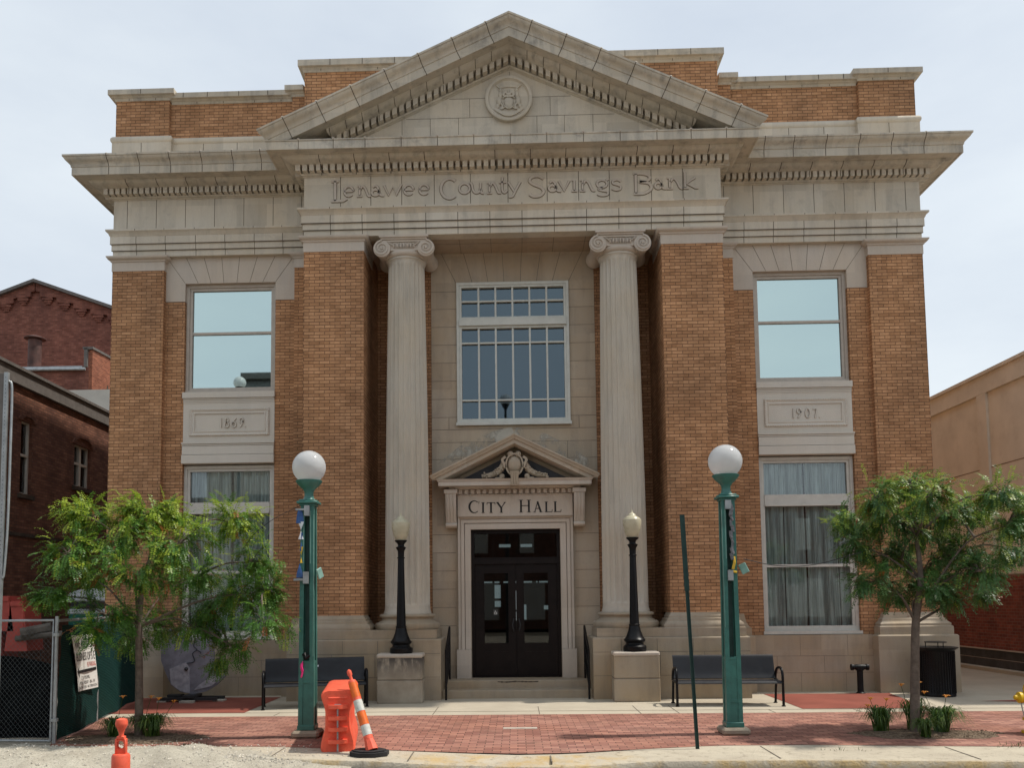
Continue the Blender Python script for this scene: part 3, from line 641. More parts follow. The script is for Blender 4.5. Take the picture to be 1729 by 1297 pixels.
# --- pediment
AP, SL = 12.815, .4584; CT = cos(math.atan(SL))
def rk(p, dz): return p, dz/CT
rprof = [(.72, 0), (.72, -.036), (.705, -.038), (.70, -.058), (.68, -.09), (.645, -.113), (.618, -.138), (.606, -.16), (.60, -.178), (.60, -.20), (.585, -.206), (.585, -.363), (.55, -.363), (.55, -.355), (.365, -.355),
         (.362, -.37), (.34, -.397), (.30, -.42), (.25, -.435), (.21, -.442), (.20, -.45), (.03, -.453), (.03, -.573), (.075, -.578), (.06, -.608), (.03, -.613), (.015, -.628), (-.05, -.628)]
ped = MB()
ztop = lambda x: AP-SL*abs(x)
ped.prism([(-4.2, 10.52), (4.2, 10.52), (3.9, ztop(3.9)-.35), (0, AP-.3), (-3.9, ztop(3.9)-.35)], -.0, .5)
ped = ped.build('tympanum', 'stone', bank)
for s in (-1, 1):
    mb = MB()
    # upper part (cyma + corona) runs to the tip, lower mouldings stop above the horizontal cornice
    up = [(p, z) for p, z in rprof if z > -.356-.01]; up = up[:15]
    vs = []; xe = 4.735
    for (p, dz) in up+[(.34, .0)]:
        z = AP+dz/CT; vs.append((0, -p, z))
    n = len(vs)
    for (p, dz) in up+[(.34, .0)]:
        x1 = xe-(.72-p)*1.0 if p > .5 else xe-.13
        x1 = min(x1, (AP+dz/CT-(10.503 if p < .61 else 10.44))/SL)
        vs.append((s*x1, -p, AP+dz/CT-SL*x1))
    fs = [(i, (i+1) % n, (i+1) % n+n, i+n) for i in range(n)]+[tuple(range(n)), tuple(range(2*n-1, n-1, -1))]
    mb.fix = True; mb.add(vs, fs)
    # roof slab behind
    mb.add([(0, -.34, AP-.02), (0, .8, AP-.02), (s*4.6, .8, AP-.02-SL*4.6), (s*4.6, -.34, AP-.02-SL*4.6), (0, -.34, AP-.36), (0, .8, AP-.36), (s*4.6, .8, AP-.36-SL*4.6), (s*4.6, -.34, AP-.36-SL*4.6)],
           [(0, 1, 2, 3), (4, 5, 6, 7), (0, 1, 5, 4), (1, 2, 6, 5), (2, 3, 7, 6), (3, 0, 4, 7)])
    rake = mb.build('raking_cornice', 'stone_dirty', bank, 30)
    mb = MB(); lo = rprof[14:]; vs = []; n = len(lo)+1; xe2 = 3.38
    for (p, dz) in lo+[(-.05, -.355)]: vs.append((0, -p, AP+dz/CT))
    for (p, dz) in lo+[(-.05, -.355)]:
        x1 = min(xe2+.25*(-.355-dz)*0+(p*.35), (AP+dz/CT-10.53)/SL); vs.append((s*x1, -p, AP+dz/CT-SL*x1))
    mb.fix = True; mb.add(vs, [(i, (i+1) % n, (i+1) % n+n, i+n) for i in range(n)]+[tuple(range(n)), tuple(range(2*n-1, n-1, -1))])
    lowm = mb.build('raking_bed_moulding', 'stone_dirty', rake, 40)
    mb = MB(); st = .1345
    for i in range(26):
        x = .068+i*st
        if x > 3.42: break
        za = AP-.454/CT-SL*(x-.045); zb = AP-.454/CT-SL*(x+.045); h = .125
        if zb-h < 10.52: 
            if zb < 10.56: break
            h = zb-10.525
        mb.prism([(s*(x-.045), za), (s*(x+.045), zb), (s*(x+.045), zb-h), (s*(x-.045), za-h)], -.19, -.028)
    mb.build('dentils', 'stone', rake)
    mb = MB()
    for i in range(7):
        xt = .44+i*.636
        q = [(p, dz) for p, dz in rprof[:13]]
        for a, b in zip(q, q[1:]):
            def pt(p, dz, dx):
                x = xt-(dz)*(.43)+dx+ (dz*.0); x = x + .0
                xx = xt + (-dz)*(-.43)*-1*0 + (dz)*.43 + dx
                return (s*xx, -p-.003, AP+dz/CT-SL*xx)
            A_, B_, C_, D_ = pt(*a, -.006), pt(*a, .006), pt(*b, .006), pt(*b, -.006)
            o_ = .01; E_, F_, G_, H_ = [(v[0], v[1]+o_, v[2]) for v in (A_, B_, C_, D_)]
            mb.add([A_, B_, C_, D_, E_, F_, G_, H_], [(0, 1, 2, 3), (4, 5, 6, 7), (0, 4, 7, 3), (1, 5, 6, 2), (0, 1, 5, 4), (3, 2, 6, 7)])
        mb.sphere((s*xt, -.70, ztop(xt)+.005), .0, 3, 3)
    for i in range(11):
        xt = .34+i*.3105
        zt = AP-SL*xt; mb.prismx([(-.212, zt-.445/CT), (-.252, zt-.438/CT), (-.303, zt-.423/CT), (-.343, zt-.40/CT), (-.3655, zt-.372/CT), (-.3655, zt-.36/CT), (-.21, zt-.36/CT)], s*xt-.005, s*xt+.005)
        if i % 2: zt = AP-SL*xt; mb.box(s*xt-.005, s*xt+.005, -.192, -.17, zt-.565/CT, zt-.455/CT)
    mb.fix = True; mb.build('mortar_joint', 'joint', rake)
    mb = MB()
    for i in range(7): xt = .44+i*.636; mb.sphere((s*xt, -.69, ztop(xt)+.0), .032, 8, 6)
    mb.build('joint_cap', 'stone_clean', rake, 60)
    # dark lead-covered wedge where the rake meets the cornice
    mb = MB(); a, b = s*3.47, s*4.5; mb.prism([(a, 10.515), (b, 10.515), (b, ztop(4.5)-.42), (a, ztop(3.47)-.42)], -.09, -.002); mb.build('flashing', 'slate', rake)
mb = MB()
def seg(mb, x0, z0, x1, z1, y, w=.009, d=.002): mb.ribbon([(x0, z0), (x1, z1)], w, y, d)
tb = lambda z: (AP-.72-z)/SL
for z in (10.80, 11.17, 11.555):
    t = max(0.05, tb(z)); seg(mb, -t, z, t, z, 0)
for z0, z1, xl in ((10.52, 10.80, [-3.1, -2.55, -1.95, -1.35, -.75, -.16, .42, 1.0, 1.6, 2.2, 2.8]), (10.80, 11.17, [-2.1, -1.55, -1.0, .52, 1.05, 1.6, 2.15]), (11.17, 11.555, [-1.45, -.78, .78, 1.5]), (11.555, 12.08, [0])):
    for x in xl:
        if abs(x) < tb(z1)+.1: seg(mb, x, z0, x, min(z1, 10.52 if 0 else z1), 0)
mb.build('mortar_joint', 'joint_soft', ped)
# medallion
mb = MB(); mb.lathe([(.455, .0), (.455, .075), (.44, .085), (.40, .085), (.385, .055), (.37, .04), (.0001, .04)], (-.02, 0, 11.505), 64, 'y', cap=False)
sx, sz = -.02, 11.505
def rel(pts, w, d=.014, y=-.04): mb.ribbon([(sx+x, sz+z) for x, z in pts], w, y, d)
rel(crom([(-.27, -.19), (-.16, -.27), (0, -.31), (.16, -.27), (.27, -.19)]), .055, .02)
rel(crom([(-.2, -.27), (-.1, -.33), (0, -.35), (.1, -.33), (.2, -.27)]), .018, .03)
rel(crom([(-.17, .235), (-.06, .25), (.06, .25), (.17, .235)]), .045, .02)
def blob(x, z, a, b, d=.03, rot=0): mb.sphere((sx+x, -.04, sz+z), 1, 14, 8, (a, d, b))
blob(0, -.075, .10, .12, .04); rel([(-.1, .03), (.1, .03)], .02, .04); rel(arc(0, -.06, .115, .15, 180, 360, 20), .014, .045)
blob(0, .09, .055, .04, .035); blob(0, .15, .02, .045, .03); rel(crom([(-.10, .06), (-.07, .12), (-.03, .10)]), .03, .03); rel(crom([(.10, .06), (.07, .12), (.03, .10)]), .03, .03); rel([(-.08, .055), (.08, .055)], .018, .03)
for s_ in (-1, 1):
    blob(s_*.155, .17, .035, .05, .035); blob(s_*.16, .07, .042, .09, .04); blob(s_*.185, -.05, .055, .09, .045); blob(s_*.22, -.15, .04, .05, .035)
    rel([(s_*.16, .2), (s_*.235, .27)], .022, .03); rel([(s_*.19, .225), (s_*.18, .29)], .018, .028); rel(crom([(s_*.12, .08), (s_*.09, .04), (s_*.11, .0)]), .022, .035); rel(crom([(s_*.15, -.1), (s_*.12, -.16), (s_*.15, -.22)]), .03, .035)
    rel(crom([(s_*.02, -.2), (s_*.07, -.175), (s_*.13, -.21)]), .025, .03)
mb.build('medallion', 'stone', ped, 40)

# --- frieze lettering
def E_(a0=0, a1=360): return arc(.5, .5, .43, .47, a0, a1)
GL = {
 'L': [([(.02, 1.5), (.48, 1.5)], 0), ([(.26, 1.5), (.26, -.42)], 0), ([(.02, -.42), (.75, -.42), (.98, -.2)], 0)],
 'e': [(arc(.5, .5, .43, .47, 0, 318), 0), ([(.07, .5), (.93, .5)], 0)],
 'n': [([(.02, 0), (.38, 0)], 0), ([(.2, 0), (.2, .98), (.05, .98)], 0), ([(.22, .62), (.42, .95), (.6, .72), (.76, .2), (.85, 0), (1, 0)], 1)],
 'a': [(arc(.32, .3, .28, .28, 0, 360), 0), ([(.12, .82), (.3, .98), (.5, .82), (.6, .4), (.72, .06), (1, 0)], 1)],
 'w': [([(0, 1), (.27, .02), (.5, .85), (.70, .02), (1, 1.05)], 0)],
 'C': [(arc(.56, .525, .5, .95, 48, 312), 0)],
 'o': [(E_(), 0)],
 'u': [([(0, 1.05), (.12, .8), (.2, .3), (.4, .04), (.65, .15), (.74, .5), (.76, 1)], 1), ([(.76, .4), (.82, .05), (1, 0)], 1)],
 't': [([(.4, 1.5), (.36, .8), (.4, .2), (.65, 0), (.95, .25)], 1), ([(.0, 1), (.8, 1)], 0)],
 'y': [([(0, 1), (.48, .1)], 0), ([(1, 1.02), (.6, .2), (.35, -.35), (.05, -.42)], 1)],
 'S': [([(.92, 1.25), (.6, 1.5), (.2, 1.38), (.1, 1.0), (.4, .66), (.78, .4), (.93, 0), (.7, -.38), (.3, -.42), (.08, -.2)], 1)],
 'v': [([(0, 1), (.5, .02), (1, 1)], 0)],
 'i': [([(.5, 0), (.5, 1), (.2, 1)], 0), ([(.15, 0), (.85, 0)], 0)],
 'g': [(arc(.45, .62, .38, .36, 0, 360), 0), ([(.72, .9), (.98, 1.1)], 0), ([(.5, .26), (.2, .1), (.5, -.04), (.85, -.12), (.85, -.42), (.4, -.5), (.1, -.35)], 1)],
 's': [([(.9, .8), (.6, .98), (.2, .88), (.2, .62), (.55, .5), (.88, .33), (.8, .06), (.4, 0), (.08, .15)], 1)],
 'B': [([(.02, 1.5), (.5, 1.5), (.88, 1.25), (.82, .85), (.35, .72)], 1), ([(.35, .72), (.85, .55), (.98, .05), (.6, -.38), (.02, -.42)], 1), ([(.14, 1.48), (.14, -.4)], 0)],
 'k': [([(.18, 1.55), (.18, 0)], 0), ([(0, 0), (.4, 0)], 0), ([(.8, 1), (.25, .45), (.8, .02), (1, 0)], 0)],
 '1': [([(.5, 0), (.5, 1)], 0)],
 '8': [(arc(.5, .76, .3, .22, 0, 360), 0), (arc(.5, .28, .38, .27, 0, 360), 0)],
 '6': [([(.85, 1), (.4, .62), (.15, .3)], 1), (arc(.5, .28, .37, .27, 0, 360), 0)],
 '9': [([(.25, 0), (.65, .38), (.86, .7)], 1), (arc(.5, .74, .36, .25, 0, 360), 0)],
 '0': [(arc(.5, .5, .38, .48, 0, 360), 0)],
 '7': [([(.1, .92), (.9, .92), (.5, 0)], 0)],
 '.': [([(.25, .05), (.5, .05)], 0)],
}
def glyph(ch, x0, x1, z0, h, mb, w, y, d, under=None):
    for pts, sm in GL[ch]:
        P = crom(pts, 5) if sm else pts; P = [(x0+(x1-x0)*px, z0+h*pz) for px, pz in P]
        if under is not None:
            mb.cur = 1; mb.ribbon(P, w+under, y, .002); mb.cur = 0  # darker outline: edge dirt and edge shadow coloured in round each stroke
        mb.ribbon(P, w, y, d)
FX = lambda px: (px-863.9)/87.6
TXT = [('L', 558.7, 586.2), ('e', 580.3, 597.6), ('n', 602.9, 626.5), ('a', 627.5, 649.1), ('w', 649, 678.6), ('e', 682, 700.3), ('e', 708, 725.8), ('C', 744, 773), ('o', 775.4, 795.6), ('u', 795.6, 818.3),
       ('n', 823, 846.8), ('t', 843.8, 858.6), ('y', 859.6, 880), ('S', 893, 921), ('a', 926.9, 948.5), ('v', 944.6, 962.3), ('i', 964, 977), ('n', 979, 1005.5), ('g', 1007, 1029), ('s', 1032, 1050.4),
       ('B', 1069.4, 1099.9), ('a', 1104.8, 1124.5), ('n', 1124.5, 1153), ('k', 1151, 1178)]
mb = MB()
for wi, (w0, w1) in enumerate(((0, 7), (7, 13), (13, 20), (20, 24))):
  mb = MB()
  for ch, a, b in TXT[w0:w1]: glyph(ch, FX(a), FX(b), 9.642, .208, mb, .048 if ch.isupper() else .036, -.001, .022, .021)
  mb.build('lettering', ['stone_clean', 'letter_edge'], fz)

# --- parapets
def parapet(s):
    P = lambda l: [(x*s, y) for x, y in l][::(1 if s > 0 else -1)]
    mb = MB(); a, b = sorted((4.3*s, 7.0*s)); mb.box(a, b, .83, 1.15, 11.38, 12.16); a, b = sorted((7.0*s, 8.11*s)); mb.box(a, b, .75, 1.15, 11.38, 12.16)
    a, b = sorted((4.05*s, 4.45*s)); mb.box(a, b, .752, 1.15, 11.38, 12.163); a, b = sorted((7.95*s, 8.11*s)); mb.box(a, b, 1.15, 22, 11.38, 12.16)
    o = mb.build('parapet', 'brick', bank)
    cp = lambda z: [(-.3, z), (.015, z), (.03, z+.045), (.06, z+.06), (.07, z+.075), (.125, z+.085), (.125, z+.19), (-.3, z+.20)]
    mb = MB(); mb.sweep(P([(4.45, 1.1), (4.45, .83), (7.0, .83)]) if False else P([(4.47, .83), (6.98, .83)]), cp(12.10)); mb.sweep(P([(6.99, .95), (6.99, .75), (8.11, .75), (8.11, 22)]), cp(12.155)); mb.sweep(P([(4.2, .752), (4.46, .752), (4.46, .95)]), cp(12.152))
    mb.build('coping', 'stone_dirty', o, 25)
    bs = [(-.25, 10.5), (.03, 10.5), (.03, 11.24), (.045, 11.255), (.055, 11.28), (.055, 11.32), (.045, 11.345), (.02, 11.375), (-.25, 11.385)]
    mb = MB(); mb.sweep(P([(4.0, .83), (6.98, .83)]), bs); mb.sweep(P([(6.985, .95), (6.985, .75), (8.11, .75), (8.11, 22)]), [(p+.02, z+.006) for p, z in bs])
    mb.build('parapet_base', 'stone', o, 35)
    mb = MB(); vj(mb, [s*x for x in (4.95, 5.6, 6.3)], .8, 10.6, 11.24, .009); vj(mb, [s*x for x in (7.55,)], .70, 10.6, 11.24, .009)
    vj(mb, [s*x for x in (4.95, 5.55, 6.2, 6.7)], .705, 12.19, 12.289, .012); vj(mb, [s*7.55], .625, 12.245, 12.342, .012)
    vj(mb, [s*x for x in (4.7, 5.25, 5.9, 6.45)], .80, 12.105, 12.14, .009); vj(mb, [s*x for x in (7.28, 7.83)], .72, 12.16, 12.2, .009)
    mb.build('mortar_joint', 'joint', o)
parapet(-1); parapet(1)
mb = MB(); mb.box(-4.14, 4.14, .5, 1.3, 11.3, 12.56); up_ = mb.build('attic_parapet', 'brick', bank)
mb = MB(); mb.sweep([(-4.14, 3.3), (-4.14, .5), (4.14, .5), (4.14, 3.3)], [(-.3, 12.5), (.015, 12.5), (.03, 12.545), (.05, 12.56), (.06, 12.575), (.115, 12.585), (.115, 12.71), (-.3, 12.72)]); mb.build('coping', 'stone_dirty', up_, 25)
mb = MB(); vj(mb, [-3.6, -2.95, -2.3, -1.6, 1.6, 2.3, 2.95, 3.6], .385, 12.586, 12.71, .012); vj(mb, [-3.8, -3.25, -2.65, -2.1, 2.1, 2.65, 3.25, 3.8], .455, 12.51, 12.57, .009); mb.build('mortar_joint', 'joint', up_)

# --- base courses
bp = [(-.3, 0), (.22, 0), (.22, 1.095), (.205, 1.115), (.17, 1.12), (.17, 1.275), (.145, 1.285), (.15, 1.32), (.135, 1.36), (.09, 1.40), (.085, 1.44), (.05, 1.455), (.045, 1.49), (.02, 1.52), (.0, 1.555), (-.3, 1.556)]
for s in (-1, 1):
    P = lambda l: [(x*s, y) for x, y in l][::(1 if s > 0 else -1)]
    # pavilion pedestal block, then the moulded foot of the pier on it
    mb = MB(); mb.sweep(P([(1.61, .965), (1.61, 0), (4.01, 0), (4.01, .8)]), bp[:4]+[(-.3, 1.116)])
    a, b = sorted((1.9*s, 3.8*s)); mb.box(a, b, .25, 1.74, .9, 1.1155); pcs = mb.build('pedestal_course', 'stone_base', bank)
    mb = MB(); mb.sweep(P([(2.85, .5), (2.85, 0), (4.01, 0), (4.01, .8)]), [(-.3, 1.1165)]+[(p, z) for p, z in bp[4:]]); mb.build('pier_base', 'stone_base', PI['p', s], 30)
    mb = MB(); mb.sweep(P([(7.05, .9), (7.05, YW), (8.11, YW), (8.11, 3)]), [(-.3, 0), (.22, 0), (.22, 1.06), (.20, 1.08), (.16, 1.085), (.16, 1.235), (.13, 1.25), (.135, 1.29), (.08, 1.34), (.07, 1.38), (.04, 1.40), (.03, 1.45), (0, 1.505), (-.3, 1.506)]); mb.build('pier_base', 'stone_base', PI['c', s], 30)
    mb = MB(); mb.sweep(P([(4.012, YW), (4.385, YW), (4.385, .9)]), [(-.3, 0), (.16, 0), (.16, 1.06), (.14, 1.085), (.11, 1.09), (.11, 1.235), (.08, 1.25), (.03, 1.34), (0, 1.505), (-.3, 1.506)]); mb.build('pier_base', 'stone_base', PI['n', s], 30)
    a, b = sorted((4.55*s, 6.83*s)); mb = MB(); mb.box(a, b, .80, 1.3, 0, 1.085); wb = mb.build('wall_base', 'stone_base', bank)
    mb = MB(); mb.box(a, b, .798, .81, .68, .686); mb.box(a, b, .798, .81, .36, .366)
    for x, z0, z1 in ((5.0, .36, .68), (5.9, .36, .68), (6.6, .36, .68), (5.45, .69, 1.08), (6.35, .69, 1.08), (5.45, 0, .36), (6.3, 0, .36)): mb.box(x*s-.003, x*s+.003, .798, .81, z0, z1)
    mb.build('mortar_joint', 'joint_soft', wb)
    mb = MB()
    for x in (1.9, 2.55, 3.2, 3.75): mb.box(x*s-.004, x*s+.004, -.2225, -.21, .85, 1.09)
    mb.box(*sorted((1.40*s, 4.22*s)), -.2225, -.21, .846, .854); mb.box(*sorted((1.40*s, 4.22*s)), -.2225, -.21, .42, .427)
    for x in (3.4, 2.6): mb.box(x*s-.004, x*s+.004, -.2225, -.21, .43, .845)
    mb.build('mortar_joint', 'joint_soft', pcs)

# --- columns
def column(s):
    cx, cy = 2.075*s, .42
    mb = MB(); N = 24*8
    def flute(a, h):
        t = (a/(2*pi)*24) % 1; d = abs(t-.5)*2
        dep = 0 if d > .80 else .088*sqrt(max(0, 1-(d/.80)**2))
        f = min(1, max(0, (h-1.73)/.06))*min(1, max(0, (8.36-h)/.06)); return 1-dep*f
    prof = [(.455, 1.575), (.452, 1.60), (.437, 1.64), (.43, 1.70), (.43, 1.73), (.43, 1.75), (.43, 1.79)]
    for i in range(1, 15):
        t = i/15; prof.append((.43-.075*t**1.55, 1.79+(8.30-1.79)*t))
    prof += [(.355, 8.30), (.355, 8.33), (.355, 8.36), (.356, 8.39), (.372, 8.42), (.385, 8.43), (.388, 8.45), (.38, 8.465)]
    mb.lathe(prof, (cx, cy, 0), N, rf=flute); sh = mb.build('column', 'stone_column', bank, 40)
    mb = MB()
    mb.lathe([(.60, 1.28), (.615, 1.31), (.622, 1.345), (.615, 1.385), (.585, 1.41), (.55, 1.415), (.54, 1.43), (.50, 1.45), (.485, 1.48), (.495, 1.505), (.52, 1.51), (.535, 1.53), (.53, 1.555), (.50, 1.57), (.455, 1.575)], (cx, cy, 0), 64)
    mb.box(cx-.605, cx+.605, -.17, .965, 1.12, 1.28); mb.build('column_base', 'stone_base', sh, 35)
    mb = MB(); vx = .425; vz = 8.60; R0 = .165
    mb.lathe([(.385, 8.465), (.42, 8.49), (.44, 8.53), (.43, 8.56), (.36, 8.58)], (cx, cy, 0), 48)
    mb.box(cx-.36, cx+.36, .03, .81, 8.56, 8.755); mb.box(cx-.44, cx+.44, .012, .828, 8.74, 8.765)
    # abacus
    mb.box(cx-.445, cx+.445, -.02, .86, 8.766, 8.80); mb.box(cx-.475, cx+.475, -.05, .89, 8.80, 8.849)
    for e in (-1, 1):
        c_ = (cx+e*vx, 0, vz)
        mb.lathe([(R0-.02, 0.0), (R0, -.012), (R0, -.05), (R0*.86, -.15), (R0*.66, -.42), (R0*.86, -.69), (R0, -.79), (R0, -.83), (R0-.02, -.842)], c_, 40, 'y')
        # spiral band on both faces
        for fy, sg in ((-.002, 1), (.843, -1)):
            sp = []
            for i in range(70):
                t = i/69; a = radians(90)-e*t*2*pi*2.25*1; r = (R0-.016)*(1-t)**1.05+.016*t
                sp.append((c_[0]+r*cos(a), vz+r*sin(a)))
            if sg > 0: mb.ribbon(sp, [.030*(1-.6*i/69) for i in range(70)], fy+.004, .024)
            mb.sphere((c_[0], fy, vz), .030, 12, 8, (1, .8, 1))
    mb.box(cx-.40, cx+.40, .004, .03, 8.725, 8.76)
    for i in range(7):      # egg and dart with palmettes at the ends
        x = cx-.195+i*.065; mb.sphere((x, .015, 8.655), .034, 10, 8, (.66, .7, 1.5)); 
        if i < 6: mb.box(x+.028, x+.037, -.008, .03, 8.605, 8.70)
    for e in (-1, 1):
        for q in range(3): mb.ribbon([(cx+e*(.29-.03*q), 8.71-.012*q), (cx+e*(.21-.02*q), 8.655+.014*q)], .016, .005, .02)
    mb.build('column_capital', 'stone_clean', sh, 45)
column(-1); column(1)

# --- recess wall of limestone with its centre window and door
mb = MB(); yS = .95
mb.box(-1.645, -1.135, yS, 1.3, 0.296, 8.852); mb.box(1.135, 1.645, yS, 1.3, 0.296, 8.852); mb.box(-1.135, 1.135, yS, 1.3, 8.235, 8.852)
mb.box(-1.135, 1.135, yS, 1.3, 3.45, 5.33); mb.box(-1.135, -.88, yS+.02, 1.3, .296, 3.45); mb.box(.88, 1.135, yS+.02, 1.3, .296, 3.45); mb.box(-.88, .88, yS+.05, 1.3, 3.215, 3.45)
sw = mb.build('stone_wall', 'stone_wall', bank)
mb = MB(); J = lambda a, b, c_, d: seg(mb, a, b, c_, d, yS, .010, .002)
for s in (-1, 1):
    for z in (8.06, 7.70, 7.33, 6.96, 6.59, 6.22, 5.85, 5.48): 
        if z > 5.35: J(s*1.14, z, s*1.64, z)
    for z in (5.33-.25+.15, ): pass
    J(s*1.64, 5.23, 0, 5.23); J(s*1.64, 4.97, 0, 4.97); J(s*1.64, 4.63, s*1.0, 4.63); J(s*1.3, 5.23, s*1.3, 5.48); J(s*1.05, 4.97, s*1.05, 5.23) if 0 else J(s*1.06, 4.63, s*1.06, 4.97)
    for z in (3.12, 2.76, 2.40, 2.04, 1.68, 1.32): J(s*1.18, z, s*1.64, z) 
    J(s*1.14, 8.24, s*1.43, 8.85)
    for xb, xt in ((.81, .98), (.49, .58), (.165, .195)): J(s*xb, 8.24, s*xt, 8.85)
mb.build('mortar_joint', 'joint_soft', sw)
# efflorescence / pale patches above the door hood
k = NB('pale_efflorescence'); k.fin(k.mix(k.noise(9, 6), (.43, .40, .34), (.52, .48, .41)), .9)
tr = k.n('ShaderNodeBsdfTransparent'); ms = k.n('ShaderNodeMixShader'); k.l(k.noise(2.4, 6, .6, None, .46, .60), ms.inputs[0]); k.l(tr.outputs[0], ms.inputs[1]); k.l(k.b.outputs[0], ms.inputs[2]); k.l(ms.outputs[0], k.out.inputs[0]); M['efflor'] = k.m
mb = MB()
for s in (-1, 1): mb.ribbon([(0, 5.15), (s*.5, 4.95), (s*1.0, 4.70), (s*1.45, 4.42)], [.26, .42, .42, .3], yS-.0015, .0012)
mb.build('pale_stain', 'efflor', sw)

def win_center():
    mb = MB(); x = 1.13; y0, y1 = .905, 1.02
    def fr(a, b, c_, d, w, ya, yb): mb.box(a, a+w, ya, yb, c_, d); mb.box(b-w, b, ya, yb, c_, d); mb.box(a+w, b-w, ya, yb, c_, c_+w); mb.box(a+w, b-w, ya, yb, d-w, d)
    fr(-x, x, 5.335, 8.23, .055, y0, y1); fr(-x+.056, x-.056, 7.475, 8.174, .045, y0+.02, y1-.01); fr(-x+.056, x-.056, 5.391, 7.33, .045, y0+.02, y1-.01)
    mb.box(-x+.056, x-.056, y0-.03, y1-.005, 7.332, 7.473); mb.box(-x-.02, x+.02, y0-.03, y0, 5.30, 5.36)
    gx = x-.102
    for i in range(1, 6):
        cx = -gx+2*gx*i/6; mb.box(cx-.018, cx+.018, y0+.03, y1-.02, 7.521, 8.128); mb.box(cx-.018, cx+.018, y0+.03, y1-.02, 5.437, 7.284)
    mb.box(-gx, gx, y0+.032, y1-.022, 7.83, 7.86); mb.box(-gx, gx, y0+.032, y1-.022, 6.97, 7.0); mb.box(-gx, gx, y0+.032, y1-.022, 5.80, 5.83)
    w = mb.build('window', 'frame_white', bank)
    mb = MB(); mb.box(-gx, gx, 1.0, 1.006, 7.5, 8.15); mb.box(-gx, gx, 1.0, 1.006, 5.42, 7.3); mb.build('pane', 'glass_blue', w)
win_center()
# door surround
mb = MB()
prof = [(0, 0), (.0, .075), (.11, .085), (.12, .05), (.125, .10), (.185, .115), (.19, .085), (.235, .14), (.245, .14), (.245, 0)]
def surround(mb, xi, zt, zb):
    L = [(p, q) for p, q in prof]
    n = len(L); vs = []
    for (sx_, zz) in ((-1, zb), (-1, zt), (1, zt), (1, zb)):
        for p, q in L: vs.append((sx_*(xi+p), yS+.018-q, zz+(p if zz == zt else 0)))
    fs = []
    for i in range(3):
        for j in range(n): fs.append((i*n+j, i*n+(j+1) % n, (i+1)*n+(j+1) % n, (i+1)*n+j))
    fs += [tuple(range(n)), tuple(3*n+j for j in range(n))]; mb.fix = True; mb.add(vs, fs)
surround(mb, .885, 3.215, .86)
mb.box(-1.165, -.883, yS-.125, 1.05, .3, .858); mb.box(.883, 1.165, yS-.125, 1.05, .3, .858)
ds = mb.build('door_surround', 'stone_clean', bank, 30)
mb = MB(); mb.box(-1.13, 1.13, .80, 1.0, 3.462, 3.90); mb.box(-1.13, 1.13, .815, 1.0, 3.90, 3.995)
mb.box(-1.13, 1.13, .785, .8, 3.875, 3.893)
for i in range(19): x = -1.07+i*.119; mb.box(x-.035, x+.035, .735, .814, 3.905, 3.99)
mb.build('door_frieze', 'stone_clean', ds)
mb = MB()
# "CITY HALL": thick and thin strokes with serifs
def cityhall():
    global mb
    zb, H, h = 3.53, .247, .207; T, t = .034, .014; y = .799
    def st(p, w, n=1): mb.ribbon(p, w, y, .006)
    def sf(x, z, w=.06): mb.box(x-w/2, x+w/2, y-.006, y, z-(0 if z < zb+.05 else .008), z+(.008 if z < zb+.05 else 0))
    X = lambda z_: (z_-859)/497.4
    # C
    a = arc(X(462), zb+H*.5, .098, H*.5-.006, 48, 312, 26); st(a, [t+(T*1.15-t)*max(0, -cos(radians(48+264*i/26)))**1 for i in range(27)])
    st([(X(508), zb+H*.96), (X(505), zb+H*.74)], .008)
    st([(X(547), zb), (X(547), zb+h)], T); sf(X(547), zb, .066); sf(X(547), zb+h, .066)
    st([(X(625), zb), (X(625), zb+h)], T); sf(X(625), zb, .066); st([(X(585), zb+h-.006), (X(665), zb+h-.006)], .012); st([(X(588), zb+h), (X(585), zb+h-.045)], .01); st([(X(662), zb+h), (X(665), zb+h-.045)], .01)
    st([(X(686), zb+h), (X(725), zb+h*.46)], T*.95); st([(X(762), zb+h), (X(725), zb+h*.46)], t); st([(X(725), zb), (X(725), zb+h*.5)], T); sf(X(725), zb, .066); sf(X(688), zb+h, .056); sf(X(760), zb+h, .05)
    mb.build('lettering', 'blackletter', ds); mb = MB()
    for xx in (918, 995): st([(X(xx), zb), (X(xx), zb+H)], T*1.05); sf(X(xx), zb, .082); sf(X(xx), zb+H, .082)
    st([(X(918), zb+H*.54), (X(995), zb+H*.54)], t)
    st([(X(1050), zb), (X(1082), zb+h+.004)], t); st([(X(1079), zb+h+.004), (X(1112), zb)], T); st([(X(1060), zb+h*.36), (X(1102), zb+h*.36)], t); sf(X(1048), zb, .048); sf(X(1112), zb, .058)
    for x0, x1 in ((1165, 1222), (1252, 1308)):
        st([(X(x0), zb), (X(x0), zb+h)], T); sf(X(x0), zb+h, .062); st([(X(x0-14), zb+.005), (X(x1-2), zb+.005)], .011); st([(X(x1-3), zb), (X(x1+1), zb+.05)], .011)
cityhall(); mb.build('lettering', 'blackletter', ds)
mb = MB(); hood = [(.02, 3.995), (.12, 4.0), (.13, 4.03), (.32, 4.035), (.32, 4.115), (.335, 4.12), (.345, 4.145), (.36, 4.16), (-.1, 4.162), (-.1, 3.996)]
mb.sweep([(-1.16, 1.0), (-1.16, .80), (1.16, .80), (1.16, 1.0)], hood)
hd = mb.build('door_hood', 'stone_clean', bank, 30)
mb = MB()
